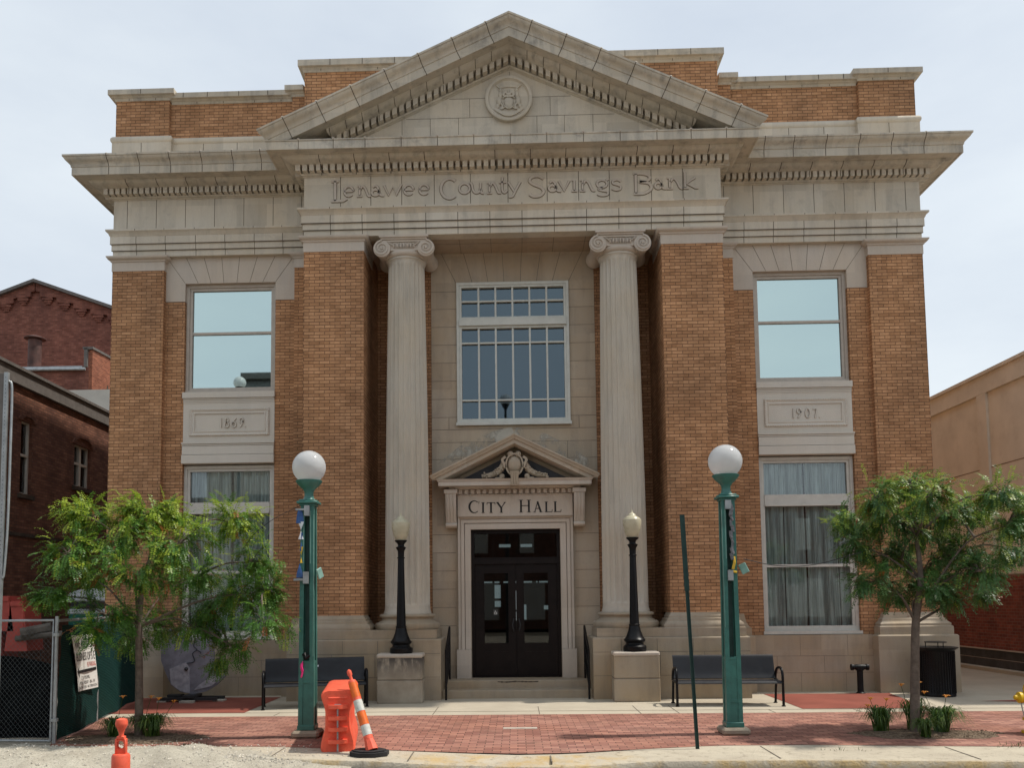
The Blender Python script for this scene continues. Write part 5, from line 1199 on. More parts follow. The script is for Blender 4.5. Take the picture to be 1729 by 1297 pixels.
for z in (.52, .385, .25, .105):      # hinge lugs on the end
    hw = .115; pts = [(-hw, 0), (-hw, -.045)]+[(x_, -.045-.03*cos(x_/hw*pi/2)) for x_ in (-.06, -.03, 0, .03, .06)]+[(hw, -.045), (hw, 0)]
    mb.prismz([(x_, y_*1.3+.01) for x_, y_ in pts], z, z+.045); mb.prismz([(x_*.96, y_*.4+.01) for x_, y_ in pts], z-.022, z)
mb.bbox(-.12, .12, -.012, .02, .63, .655, .008); mb.build('hinge_lug', 'orange', t)
mb = MB()
for i in range(7):
    for e in (-1, 1): mb.bbox(e*.150-.012, e*.150+.012 if e > 0 else e*.150+.012, .18+i*.18, .24+i*.18, .08, .60, .01)
mb.build('side_rib', 'orange', t)
mb = MB(); mb.tube([(0, -.045, 0.01), (0, -.045, .57)], .011, 8); mb.box(-.04, .04, -.055, -.035, .565, .575); mb.build('connecting_pin', 'galv', t, 40)
# leaning tube delineator against it
t = thing('traffic_delineator', 'bent orange and white delineator leaning on the barrier, black rubber foot', 'traffic delineator', (-1.75, -5.76, 0))
mb = MB(); mb.prismz([(.24*cos(a_)*1.0+0, .20*sin(a_)) for a_ in [radians(22.5+45*i) for i in range(8)]], 0.003, .05); mb.prismz([(.20*cos(a_), .16*sin(a_)) for a_ in [radians(22.5+45*i) for i in range(8)]], .05, .066); mb.build('rubber_foot', 'rubber', t, 40)
B0, B1 = Vector((.035, -.02, .06)), Vector((-.285, .30, .90)); P_ = lambda f: tuple(B0+(B1-B0)*f); 
mb = MB(); mb.tube([P_(0), P_(.06), P_(.15)], [.075, .07, .055], 8); mb.build('crumpled_skirt', 'orange', t, 30)
mb = MB(); mb.cur = 0; mb.tube([P_(.14), P_(.92)], [.056, .050], 20); mb.tube([P_(.92), P_(.935), P_(.94), P_(1.0), P_(1.02), P_(1.07), P_(1.09)], [.050, .045, .022, .018, .030, .028, .01], 12); mb.build('tube', 'orange', t, 40)
mb = MB(); mb.tube([P_(.33), P_(.50)], [.0560, .0545], 20, False); mb.build('orange_sleeve', 'orange_deep', t, 40); mb = MB(); mb.tube([P_(.70), P_(.90)], [.0535, .052], 20, False); mb.build('orange_sleeve', 'orange_deep', t, 40)
mb = MB(); mb.tube([P_(.19), P_(.325)], [.0575, .0565], 20, False); mb.build('reflective_band', 'white_band', t, 40); mb = MB(); mb.tube([P_(.51), P_(.66)], [.0560, .0545], 20, False); mb.build('reflective_band', 'white_band', t, 40)
# grabber cone close to the camera
t = thing('traffic_cone', 'slim upright orange grabber cone on the gravel in the foreground', 'traffic cone', (-3.04, -9.4, -.155))
mb = MB(); mb.lathe([(.19, 0), (.19, .03), (.17, .04)], (0, 0, 0), 8); mb.build('rubber_foot', 'rubber', t)
mb = MB(); mb.lathe([(.10, .03), (.075, .08), (.066, .70)], (0, 0, 0), 28); mb.build('body', 'orange_deep', t, 40)
mb = MB(); mb.lathe([(.068, .70), (.067, .80), (.058, .815), (.03, .818)], (0, 0, 0), 28); mb.lathe([(.030, -.016), (.045, -.012), (.045, .012), (.030, .016)], (0, 0, .885), 20, 'y', cap=False)
mb.bbox(-.042, -.026, -.02, .02, .815, .93, .004); mb.bbox(.026, .042, -.02, .02, .815, .93, .004); mb.bbox(-.03, .03, -.02, .02, .925, .95, .004)
mb.lathe([(.02, .95), (.018, .97), (.028, 1.0), (.045, 1.03), (.046, 1.05), (.04, 1.075), (.015, 1.085)], (0, 0, 0), 20); mb.bbox(-.030, .030, -.014, .0, .815, .855, .004)
mb.build('grab_handle', 'orange', t, 40)

# ================================================================== fence, gate, sign and the yard behind
t = thing('chain_link_gate', 'galvanised chain link gate backed by sagging black windscreen', 'gate', (-6.0, -4.9, 0))
mb = MB(); gw = -2.9; mb.tube([(0, 0, .02), (0, 0, 1.66)], .023, 10); mb.tube([(-.045, -.0, .05), (-.045, 0, 1.61), (gw, 0, 1.60), (gw, 0, .09), (-.045, 0, .05)], .018, 10); mb.build('gate_frame', 'galv', t, 50)
mb = MB()
st = .062; zz0, zz1 = .06, 1.60; Hh = zz1-zz0; n = int((abs(gw)+Hh)/st)
for i in range(n):
    c_ = gw+i*st
    for dr in (1, -1):
        # line z = zz0 + (x-c)*1.15 or mirrored
        pts = []
        for f in (0, 1):
            pass
        x0, z0 = c_-Hh*0, zz0
        if dr > 0: xa, za, xb, zb_ = c_-.0-Hh/1.15+Hh/1.15, zz0, c_+Hh/1.15, zz1
        else: xa, za, xb, zb_ = c_+0, zz0, c_-Hh/1.15, zz1
        lo, hi = gw+.02, -.06
        def clip(xa, za, xb, zb_):
            if xa > xb: xa, za, xb, zb_ = xb, zb_, xa, za
            if xb < lo or xa > hi: return None
            m_ = (zb_-za)/(xb-xa)
            if xa < lo: za += m_*(lo-xa); xa = lo
            if xb > hi: zb_ += m_*(hi-xb); xb = hi
            return xa, za, xb, zb_
        r_ = clip(xa, za, xb, zb_)
        if r_ and abs(r_[2]-r_[0]) > .01: mb.tube([(r_[0], .004*dr, r_[1]), (r_[2], .004*dr, r_[3])], .0017, 4, False)
mb.build('chain_link', 'wire', t)
mb = MB(); nn = 30; 
for j in range(9):
    for i in range(nn+1):
        u = i/nn; x = -.04+(gw+.04)*u; tz = 1.08+.10*u+.05*sin(u*5)+.05*max(0, 1-u*5)*-1; z = .08+(tz-.08)*j/8; mb.v.append((x, .05+.03*sin(u*14+j*.7)+.02*sin(j*1.9+u*5), z))
for j in range(8):
    for i in range(nn): mb.f.append((j*(nn+1)+i, j*(nn+1)+i+1, (j+1)*(nn+1)+i+1, (j+1)*(nn+1)+i)); mb.mi.append(0)
mb.build('windscreen', 'gate_black', t, 60)
mb = MB(); mb.lathe([(.045, .30), (.045, .34)], (0, 0, 0), 12); mb.lathe([(.045, 1.40), (.045, 1.44)], (0, 0, 0), 12); mb.build('hinge', 'galv', t)
A_ = Vector((-6.0, -4.87)); B_ = Vector((-7.15, .19)); FD = (B_-A_); FL = FD.length; fang = math.atan2(FD.y, FD.x)
t = thing('screened_fence', 'temporary fence covered in dark green windscreen running back to the bank', 'fence', (A_.x, A_.y, 0), fang)
mb = MB(); nn = 80
for j in range(16):
    for i in range(nn+1):
        u = .1+(FL-.12)*i/nn; z = .03+1.50*j/15+.01*sin(u*5); mb.v.append((u, .0+.018*sin(u*3.3+j*.3)+.008*sin(j*2+u*9), z))
for j in range(15):
    for i in range(nn): mb.f.append((j*(nn+1)+i, j*(nn+1)+i+1, (j+1)*(nn+1)+i+1, (j+1)*(nn+1)+i)); mb.mi.append(0)
mb.build('windscreen', 'green_cloth', t, 60)
for u in (2.2, 5.13): MB().tube([(u, .03, 0), (u, .03, 1.62)], .024, 10).build('post', 'galv', t, 50)
mb = MB(); mb.tube([(.1, .03, 1.60), (FL-.05, .03, 1.60)], .02, 8); mb.build('top_rail', 'galv', t, 50)
for i in range(16):
    pass
# vinyl sign: quad (u,z) = TL(.44,1.39) TR(1.61,1.37) BR(1.89,.56) BL(.85,.59)
t = thing('notice_banner', 'white vinyl notice with black arrow tied to the green fence', 'sign', (A_.x, A_.y, 0), fang)
Q = [(.44, 1.39), (1.61, 1.37), (1.89, .56), (.85, .59)]
def qp(a, b, y): 
    x = (1-b)*((1-a)*Q[0][0]+a*Q[1][0])+b*((1-a)*Q[3][0]+a*Q[2][0]); z = (1-b)*((1-a)*Q[0][1]+a*Q[1][1])+b*((1-a)*Q[3][1]+a*Q[2][1]); return (x, y-.012*sin(a*5+b*3), z)
mb = MB(); n = 8
for yy in (-.050, -.044):
    for j in range(n+1):
        for i in range(n+1): mb.v.append(qp(i/n, j/n, yy))
for L_ in (0, 1):
    for j in range(n):
        for i in range(n): o_ = L_*(n+1)**2; mb.f.append((o_+j*(n+1)+i, o_+j*(n+1)+i+1, o_+(j+1)*(n+1)+i+1, o_+(j+1)*(n+1)+i)); mb.mi.append(0)
mb.build('vinyl_sheet', 'sign_white', t, 60)
def txt(s_, a0, a1, b0, b1, mat):
    cu = bpy.data.curves.new('t', 'FONT'); cu.body = s_; ob = bpy.data.objects.new('t', cu); COL.objects.link(ob); dg = bpy.context.evaluated_depsgraph_get(); dg.update()
    me = bpy.data.meshes.new_from_object(ob.evaluated_get(dg)); bpy.data.objects.remove(ob)
    co = np.array([v.co[:] for v in me.vertices]); mn, mxx = co.min(0), co.max(0)
    for v in me.vertices:
        a = a0+(a1-a0)*(v.co.x-mn[0])/(mxx[0]-mn[0]); b = b1+(b0-b1)*(v.co.y-mn[1])/(mxx[1]-mn[1]); v.co = qp(a, b, -.0535)
    me.materials.append(M[mat]); o = bpy.data.objects.new('lettering', me); COL.objects.link(o); o.parent = t
txt('WE ARE OPEN', .05, .95, .06, .24, 'sign_black'); txt("BUSINESS OF'S E", .05, .97, .31, .46, 'sign_black'); txt('BE PARKING', .60, .97, .50, .585, 'sign_red')
txt('C.T.K. MOUMEE:', .22, .66, .74, .80, 'sign_black'); txt('MON - FRIDAY - 8A - 5P', .12, .85, .83, .89, 'sign_black'); txt('CONTRACTORS - NO TRESPASSING', .04, .96, .92, .965, 'sign_black')
mb = MB(); ar = [(.03, .645), (.12, .56), (.12, .625), (.97, .61), (.97, .665), (.12, .675), (.12, .76)]
mb.add([qp(a, b, -.0535) for a, b in ar], [(0, 1, 2, 5, 6), (2, 3, 4, 5)]); mb.build('arrow', 'sign_black', t)

t = thing('portable_toilet', 'portable toilet with white domed roof behind the left tree', 'portable toilet', (-9.35, 3.3, 0))
mb = MB(); mb.bbox(-.55, .55, -.55, .55, .05, 1.72, .03); mb.build('cabin', 'teal_plastic', t)
mb = MB(); mb.bbox(-.60, .60, -.60, .60, 1.88, 1.98, .03); mb.prism([(-.58, 1.98), (.58, 1.98), (.50, 2.08), (.25, 2.16), (-.25, 2.16), (-.50, 2.08)], -.58, .58); mb.bbox(-.56, .56, -.565, .565, 1.60, 1.72, .02); mb.build('roof', 'white_plastic', t)
mb = MB(); mb.bbox(-.5, .5, -.56, .5, 1.72, 1.88, .01); mb.build('vent_band', 'steel_dark', t)
mb = MB(); mb.bbox(-.42, .42, -.575, -.55, .1, 1.60, .01); mb.build('door', 'teal_plastic', t)
t = thing('plastic_barrier', 'stack of red plastic barriers stored behind the chain link gate', 'barrier', (-10.45, 1.2, 0))
for (x0, x1, z0, z1, nm) in ((-.6, .33, 1.30, 2.0, 'barrier_block'), (-.5, .15, .0, 1.28, 'barrier_block'), (.36, .62, .9, 1.9, 'barrier_block')):
    mb = MB(); mb.prism([(x0, z1), (x1, z1), (x1+.10, z0), (x0-.1, z0)], -.3, .3); mb.box(x1-.03, x1+.012, -.31, .31, z0+.3, z1-.08); mb.box(x0, x1, -.33, -.3, z1-.1, z1-.02); mb.build(nm, 'red_plastic', t)
mb = MB(); mb.tube([(.45, -.4, 1.25), (.95, -.2, 1.35)], .12, 8); mb.tube([(.3, -.3, 1.15), (1.3, -.4, 1.25)], .06, 8); o = mb.build('timber_pile', 'old_wood'); o.location = (-10.25, 1.2, 0); tag(o, 'weathered timber lying on the red barriers behind the gate', 'timber')
t = thing('sign_back', 'dark back of a tall sign on a perforated steel post, cut by the left edge', 'sign', (-6.53, -5.3, -.15))
mb = MB(); mb.box(-.022, .022, -.02, -.016, 0, 4.96); mb.box(-.026, -.022, -.02, .02, 0, 4.96); mb.box(.022, .026, -.02, .02, 0, 4.96); o1 = mb.build('post', 'galv', t)
mb = MB()
for i in range(95): mb.lathe([(.0055, 0), (.0055, .0015)], (0, -.020, .05+i*.0515), 8, 'y')
mb.build('hole', 'steel_dark', o1)
mb = MB(); mb.tube(crom([(.026, 0, 4.85), (.06, .02, 4.75), (.065, .02, 4.0), (.06, .02, 3.0), (.04, .01, 2.4), (.026, 0, 2.3)], 5), .016, 8); mb.build('bracket', 'galv', t, 50)
mb = MB(); mb.bbox(-.95, -.03, -.012, .0, 2.95, 4.95, .004); mb.build('panel', 'roof_metal', t)

# sculpture
t = thing('sculpture', 'lavender grey painted metal sculpture with rounded foot under the left window', 'sculpture', (-6.02, -.05, 0))
out_ = [(-.46, 1.35), (-.62, 1.1), (-.60, .75), (-.50, .50), (-.40, .30), (-.22, .17), (.0, .13), (.25, .18), (.45, .30), (.60, .45), (.62, .62), (.40, .64), (.38, .95), (.42, 1.15), (.30, 1.38), (.1, 1.22), (-.05, 1.02), (-.12, 1.2)]
mb = MB(); mb.prism(out_, -.03, .03); mb.build('panel', 'lavender', t)
mb = MB(); mb.prism([(-.43, .60), (-.40, .32), (-.22, .19), (-.05, .15), (-.06, .62), (-.13, .72)], -.055, -.031); mb.prism([(.02, .20), (.36, .28), (.55, .45), (.35, .46), (.12, .30)], -.045, -.031); mb.build('worn_patch', 'lavender_pale', t)
mb = MB(); mb.tube(crom([(.05, -.06, 1.15), (.02, -.06, 1.02), (.08, -.06, .95), (0, -.06, .88), (.04, -.06, .74), (-.10, -.06, .70)], 4), .010, 6); mb.tube([(.08, -.06, .95), (.16, -.06, .90)], .009, 6); mb.sphere((-.11, -.07, .60), .035, 10, 8); mb.build('wire_figure', 'steel_dark', t, 60)
mb = MB(); mb.box(-.55, .50, -.2, -.12, .03, .085); mb.box(-.50, .55, .08, .16, .03, .085); mb.box(-.1, .1, -.25, .2, .085, .13); mb.box(-.45, -.2, -.1, .1, .085, .13); mb.build('stand', 'steel_dark', t)
for q_ in ((-.60, -.42, -.22, -.08, .03), (-.12, .14, -.38, -.26, .045), (.4, .6, -.1, .1, .03)): mb = MB(); mb.bbox(*q_[:4], 0, q_[4], .004); mb.build('block', 'wood_pale', t)

# ================================================================== trees
def add_leaves(name, fronds, mat, parent, seed, leaf=.045, pairs=9):
    """compound leaves: rows of paired leaflets along a drooping rib"""
    rg = np.random.default_rng(seed); V = []; T = []
    for (p, d, L, tint) in fronds:
        d = d/np.linalg.norm(d); n = pairs; pos = p.copy(); dd = d.copy(); side = np.cross(dd, [0, 0, 1.]); 
        if np.linalg.norm(side) < 1e-3: side = np.array([1., 0, 0])
        side /= np.linalg.norm(side); step = L/n
        for i in range(n):
            dd = dd+np.array([0, 0, -.10]); dd /= np.linalg.norm(dd); pos = pos+dd*step
            up = np.cross(side, dd)
            for s in (-1, 1):
                l = leaf*(1-.45*abs(i/n-.45))*rg.uniform(.85, 1.15); w = l*.20
                a = side*s*.88+dd*.42+up*rg.uniform(-.45, .15)+rg.normal(0, .10, 3); a /= np.linalg.norm(a)
                b = np.cross(a, up); b = b/np.linalg.norm(b)*w
                V += [pos, pos+a*l*.5+b, pos+a*l, pos+a*l*.5-b]; T += [tint]*4
    V = np.array(V, dtype=np.float32); nV = len(V); me = bpy.data.meshes.new(name); nf = nV//4
    me.vertices.add(nV); me.vertices.foreach_set('co', V.ravel()); me.loops.add(nV); me.loops.foreach_set('vertex_index', np.arange(nV, dtype=np.int32))
    me.polygons.add(nf); me.polygons.foreach_set('loop_start', np.arange(0, nV, 4, dtype=np.int32)); me.polygons.foreach_set('loop_total', np.full(nf, 4, dtype=np.int32))
    at = me.attributes.new('tint', 'FLOAT', 'POINT'); at.data.foreach_set('value', np.array(T, dtype=np.float32)); me.materials.append(M[mat]); me.update(calc_edges=True)
    o = bpy.data.objects.new(name, me); COL.objects.link(o); o.parent = parent; return o
def tree(loc, trunk, clumps, mat, label, seed, dens=1.0):
    t = thing('locust_tree', label, 'tree', loc, 0, 'young honey locust trees on the pavement'); rg = np.random.default_rng(seed); L0 = np.array(loc)
    mb = MB(); tp = [tuple(np.array(p)-L0) for p, r in trunk]; mb.tube(crom(tp, 5), [float(np.interp(i, range(0, 5*len(trunk), 5), [r for p, r in trunk])) for i in range(5*(len(trunk)-1)+1)], 12)
    top = np.array(tp[-1]); mid = np.array(tp[-2]); fr = []; nodes = [np.array(p) for p in tp[-4:]]
    zmax = max(c_[2] for c_ in clumps)
    for (x, y, z, rx, rz) in clumps:
        c_ = np.array((x, y, z))-L0; 
        # limb from the nearest suitable point of the leader or another limb
        cand = nodes; b0 = min(cand, key=lambda q: np.linalg.norm(q-c_)+1.6*max(0, q[2]-c_[2]+.42))
        m1 = (b0+c_)/2+np.array([0, 0, .10])+rg.normal(0, .05, 3); path = crom([tuple(b0), tuple(m1), tuple(c_)], 5)
        mb.tube(path, [.020-.014*i/(len(path)-1) for i in range(len(path))], 6)
        nodes.append(np.array(path[6])); nodes.append(c_)
        nt_ = int(8+rx*15)
        for q in range(nt_):
            th = rg.uniform(0, 2*pi); u = rg.uniform(.35, 1)**.7; tip = c_+np.array([rx*u*cos(th)*1.12, rx*.9*u*sin(th), rz*rg.uniform(-.9, 1.1)])
            m2 = (c_+tip)/2+np.array([0, 0, .04]); tw = crom([tuple(c_), tuple(m2), tuple(tip)], 4)
            mb.tube(tw, [.007-.005*i/(len(tw)-1) for i in range(len(tw))], 4, False)
            k_ = int(19*dens*(1+rx)*(.62 if z < 1.85 else 1))
            for _ in range(k_):
                f = rg.uniform(.25, 1.05); base = c_+(tip-c_)*f+rg.normal(0, .035, 3)+np.array([0, 0, .03])
                dr = (tip-c_); dr = dr/max(1e-6, np.linalg.norm(dr))*.8+rg.normal(0, .55, 3)+np.array([0, 0, .05 if f > .6 else -.15])
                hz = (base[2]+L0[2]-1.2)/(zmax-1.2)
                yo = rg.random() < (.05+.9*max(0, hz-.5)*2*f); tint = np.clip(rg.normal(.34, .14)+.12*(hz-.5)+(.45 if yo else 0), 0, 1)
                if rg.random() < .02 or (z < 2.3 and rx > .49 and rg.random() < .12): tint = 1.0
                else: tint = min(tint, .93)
                fr.append((base, dr, rg.uniform(.15, .30), tint))
    mb.build('trunk', 'bark', t, 60)
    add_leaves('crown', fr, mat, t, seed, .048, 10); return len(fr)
LT = [(-5.961, -4.74, 2.491, 0.31, 0.23), (-5.926, -4.28, 3.02, 0.34, 0.16), (-5.379, -4.55, 2.737, 0.50, 0.30), (-5.13, -4.19, 3.02, 0.46, 0.20), (-4.809, -4.16, 3.07, 0.2, 0.16), (-4.382, -5.0, 2.574, 0.42, 0.32), (-4.962, -4.9, 2.193, 0.50, 0.27), (-6.15, -3.84, 2.22, 0.28, 0.14), (-6.12, -4.71, 1.94, 0.22, 0.09), (-5.419, -4.75, 1.66, 0.40, 0.22), (-4.668, -3.61, 2.192, 0.38, 0.23), (-3.85, -4.39, 2.90, 0.32, 0.24), (-3.769, -3.85, 2.387, 0.30, 0.27), (-3.418, -4.39, 1.955, 0.22, 0.22), (-3.879, -4.14, 1.881, 0.40, 0.26), (-3.285, -4.87, 1.526, 0.28, 0.14), (-4.453, -4.15, 1.477, 0.38, 0.22), (-5.099, -3.8, 1.472, 0.34, 0.22), (-3.798, -4.32, 1.154, 0.17, 0.20), (-5.40, -3.99, 1.30, 0.26, 0.14), (-4.118, -4.09, 1.046, 0.12, 0.16), (-5.445, -5.0, 1.421, 0.18, 0.10), (-4.316, -3.96, 1.719, 0.32, 0.20)]
RT = [(5.336, -4.21, 3.34, 0.30, 0.16), (4.748, -4.65, 3.10, 0.25, 0.15), (5.257, -5.05, 3.065, 0.23, 0.18), (4.759, -3.8, 2.90, 0.28, 0.17), (4.997, -4.39, 2.814, 0.42, 0.24), (4.68, -4.02, 2.525, 0.23, 0.20), (5.154, -3.78, 2.367, 0.36, 0.25), (5.628, -4.03, 2.676, 0.44, 0.27), (5.75, -3.72, 2.196, 0.43, 0.25), (4.79, -4.51, 1.983, 0.33, 0.16), (5.176, -3.9, 1.80, 0.32, 0.13), (5.493, -4.43, 1.859, 0.33, 0.16), (6.264, -3.7, 2.4, 0.36, 0.22), (6.50, -3.78, 2.98, 0.32, 0.14), (6.199, -4.95, 3.10, 0.24, 0.15), (6.282, -4.9, 2.70, 0.26, 0.18), (5.966, -4.77, 2.116, 0.32, 0.13), (7.0, -3.65, 2.451, 0.24, 0.24), (5.685, -4.45, 1.80, 0.22, 0.11), (6.253, -4.16, 1.829, 0.19, 0.09), (6.66, -4.65, 2.95, 0.15, 0.20), (5.901, -4.34, 2.903, 0.20, 0.12)]
tree((-5.14, -4.32, 0), [((-5.14, -4.32, -.03), .075), ((-5.14, -4.33, .10), .058), ((-5.15, -4.33, .8), .050), ((-5.17, -4.32, 1.5), .044), ((-5.14, -4.32, 2.0), .036), ((-5.02, -4.32, 2.5), .024), ((-4.95, -4.3, 2.9), .012)], LT, 'leaf', 'honey locust tree beside the green fence, bright yellow-green top', 21, .72)
tree((5.22, -4.40, 0), [((5.22, -4.40, -.03), .08), ((5.22, -4.40, .12), .062), ((5.25, -4.40, .8), .056), ((5.29, -4.40, 1.45), .050), ((5.38, -4.40, 2.0), .038), ((5.36, -4.38, 2.6), .026), ((5.34, -4.3, 3.15), .012)], RT, 'leaf2', 'honey locust tree near the hydrant with dark feathery leaves', 33, .60)
# daylilies
def lily(x, y, r, h, n, flowers, label, seed):
    t = thing('daylily', label, 'plant', (x, y, .02), 0, 'daylily clumps in the tree pits'); rg = np.random.default_rng(seed); V = []; T = []; F = []
    for i in range(int(n*2.2)):
        th = rg.uniform(0, 2*pi); R_ = r*1.55*rg.uniform(.3, 1.1); H_ = h*rg.uniform(.6, 1.05); w = rg.uniform(.006, .011); bx, by = rg.normal(0, r*.14, 2); tt = rg.uniform(.1, .75); k0 = len(V)
        px, py = -sin(th)*w, cos(th)*w
        for j in range(6):
            f = j/5; x_ = bx+R_*f**1.3*cos(th); y_ = by+R_*f**1.3*sin(th); z_ = H_*(sin(min(f*1.5, 1.0)*pi/2) if f < .67 else 1-(f-.67)**2*5.0); q = (1-f**2.5)
            V += [(x_-px*q, y_-py*q, z_), (x_+px*q, y_+py*q, z_)]; T += [tt, tt]
        for j in range(5): F.append((k0+2*j, k0+2*j+1, k0+2*j+3, k0+2*j+2))
    me = bpy.data.meshes.new('blades'); me.from_pydata(V, [], F); at = me.attributes.new('tint', 'FLOAT', 'POINT'); at.data.foreach_set('value', np.array(T, dtype=np.float32)); me.materials.append(M['blade']); o = bpy.data.objects.new('blades', me); COL.objects.link(o); o.parent = t
    for (fx, fy, fz) in flowers:
        mb = MB(); mb.cur = 1; mb.tube(crom([(fx*.2, fy*.2, 0), (fx*.6, fy*.6, fz*.6), (fx, fy, fz)], 4), .0035, 5); mb.cur = 0
        for k_ in range(6):
            a = k_*pi/3+fx*9; L_ = .062
            mb.add([(fx, fy, fz-.01), (fx+.5*L_*cos(a)-.012*sin(a), fy+.5*L_*sin(a)+.012*cos(a), fz+.034), (fx+L_*cos(a), fy+L_*sin(a), fz+.022), (fx+.5*L_*cos(a)+.012*sin(a), fy+.5*L_*sin(a)-.012*cos(a), fz+.03)], [(0, 1, 2, 3)])
        mb.build('flower', ['petal', M['blade']], t)
lily(4.82, -4.28, .22, .32, 90, [(-.14, -.05, .42), (.10, .02, .40), (-.16, .0, .32)], 'daylily clump with orange flowers left of the right tree trunk', 1)
lily(5.55, -4.42, .26, .34, 130, [(.05, -.05, .46), (-.18, .05, .50)], 'bushy daylily clump right of the right tree trunk', 2)
lily(5.18, -4.78, .17, .24, 60, [], 'low daylily clump in front of the right tree trunk', 3)
lily(5.32, -4.15, .20, .40, 70, [(-.15, .0, .58), (.10, .05, .60)], 'daylily clump with tall flowers behind the right tree trunk', 4)
lily(-4.92, -4.40, .24, .30, 120, [(-.05, .3, .46), (.16, .3, .42)], 'daylily clump right of the left tree trunk', 5)
lily(-5.45, -4.40, .20, .26, 70, [(.02, .2, .50)], 'daylily clump left of the left tree trunk beside the fence', 6)
lily(-5.2, -4.15, .18, .26, 60, [(.1, .1, .48)], 'small daylily clump behind the left tree trunk', 7)
# weeds in the kerb
t = None; mb = MB(); rg = random.Random(4)
for (cx, cy, n) in ((6.1, -5.35, 60), (6.6, -5.3, 90), (3.85, -5.62, 22), (5.9, -5.5, 25), (-4.2, -5.0, 30)):
    for i in range(n):
        x = cx+rg.gauss(0, .14); y = cy+rg.gauss(0, .04); a = rg.random()*6.28; h = rg.uniform(.02, .07); mb.add([(x-.004*sin(a), y+.004*cos(a), .004), (x+.004*sin(a), y-.004*cos(a), .004), (x+h*.6*cos(a), y+h*.6*sin(a), h)], [(0, 1, 2)])
o = mb.build('weeds', 'blade'); o['kind'] = 'stuff'; o['label'] = 'small weeds growing along the edge of the kerb'; o['category'] = 'weeds'

# ================================================================== neighbours
# left brick building, side wall towards the bank
t = thing('brick_building', 'dark red brick building with arched windows and sloping fascia at left', 'building', (-11.5, 2.0, 0), radians(1.9))
wins = [(1.55, 2.05, 4.42, 6.30), (4.15, 5.08, 4.95, 6.22)]
mb = MB(); y0, y1, H_ = -1.2, 6.4, 6.95
ys = [y0]+[v for w in wins for v in w[:2]]+[y1]
for i in range(0, len(ys), 2): mb.box(-9, 0, ys[i], ys[i+1], 0, H_)
for (a, b, z0, z1) in wins: mb.box(-.6, 0, a, b, 0, z0); mb.box(-.6, 0, a, b, z1, H_)
mb.build('wall', 'brick_red', t)
mb = MB(); mb.prismx([(y0-.1, 7.28), (y1+.02, 7.28), (y1+.02, 6.93), (y0-.1, 6.93)], -.02, .10); mb.box(-9, .16, y0-.15, y1+.05, 7.26, 7.33); mb.build('roof', 'roof_metal', t)
mb = MB(); mb.box(-.0, .03, y0, y1, 3.42, 3.50); mb.build('string_course', 'joint', t)
for i, (a, b, z0, z1) in enumerate(wins):
    mb = MB(); w = .05; X0, X1 = -.16, -.08
    def bx(ya, yb, za, zb_, d=0): mb.box(X0+d, X1+d, ya, yb, za, zb_)
    bx(a, a+w, z0, z1); bx(b-w, b, z0, z1); bx(a+w, b-w, z0, z0+w); bx(a+w, b-w, z1-.18, z1); bx(a+w, b-w, (z0+z1)/2-.03, (z0+z1)/2+.03, .01)
    if i == 1: bx((a+b)/2-.05, (a+b)/2+.05, z0+w, z1-.18, .012)
    wo = mb.build('window', 'frame', t); MB().box(-.14, -.135, a+w, b-w, z0+w, z1-.18).build('pane', 'glass_mirror' if 0 else 'glass', wo); MB().box(-.3, -.29, a, b, z0, z1).build('blind', 'interior', wo)
    mb = MB(); mb.box(-.03, .06, a-.08, b+.08, z0-.10, z0); mb.build('window_sill', 'joint', wo)
    mb = MB(); n = 12; cy_, r_ = (a+b)/2, (b-a)/2+.02
    for k_ in range(n):
        A0, A1 = pi*k_/n, pi*(k_+1)/n; f = lambda A_, rr: (cy_+rr*cos(A_), z1-.14+rr*.42*sin(A_))
        mb.prismx([f(A0, r_), f(A0, r_+.13), f(A1, r_+.13), f(A1, r_)], -.01, .05)
    mb.prismx([f(pi*k_/n, r_) for k_ in range(n+1)], -.07, .002); mb.build('window_arch', 'brick_red', wo)
mb = MB(); mb.box(.001, .004, 2.7, 2.72, 0, 3.4); mb.build('conduit', 'steel_dark', t)
# annex, its flank coloured brighter orange for sunlight, and the gabled hall behind
t = thing('annex_building', 'small brick annex with metal gutter in front of the gabled hall', 'building', (-17.8, 19, 0))
MB().box(-5, -.06, 0, 6, 0, 11.75).build('wall', 'brick_gable', t); o = MB().prismx([(.0, 0), (5.9, 0), (5.9, 12.72), (0, 12.55)], -.06, .08).build('side_wall', 'brick_sunlit', t)
mb = MB(); mb.box(-4.2, -.3, -.12, .3, 11.72, 11.84); mb.tube([(-4.2, -.14, 11.72), (-.15, -.14, 11.70)], .06, 8); mb.build('gutter', 'galv', t)
mb = MB(); mb.prismx([(-.1, 12.56), (5.9, 12.73), (5.9, 12.83), (-.1, 12.66)], -.3, .14); mb.box(-.24, -.10, -.1, 0, 11.8, 12.6); mb.build('coping', 'roof_metal', t)
mb = MB(); mb.box(-1.45, -.6, -.03, .02, 10.2, 10.75); w = mb.build('window', 'frame', t); MB().box(-1.38, -.67, -.035, -.03, 10.26, 10.68).build('pane', 'glass', w)
mb = MB(); 
for y in (1.3, 2.0): mb.box(.081, .085, y, y+.12, 10.9, 11.35); mb.box(.081, .085, y, y+.12, 9.2, 9.65)
mb.build('slit', 'joint', t)
t = thing('gabled_hall', 'large dark red brick gable with stepped corbels rising at far left', 'building', (-23.65, 25, 0))
AZ, gs = 17.95, .365
gw_ = 13
mb = MB(); mb.prism([(-gw_, 0), (gw_, 0), (gw_, AZ-.25-gs*gw_), (0, AZ-.25), (-gw_, AZ-.25-gs*gw_)], 0, 20); mb.build('wall', 'brick_gable', t)
mb = MB()
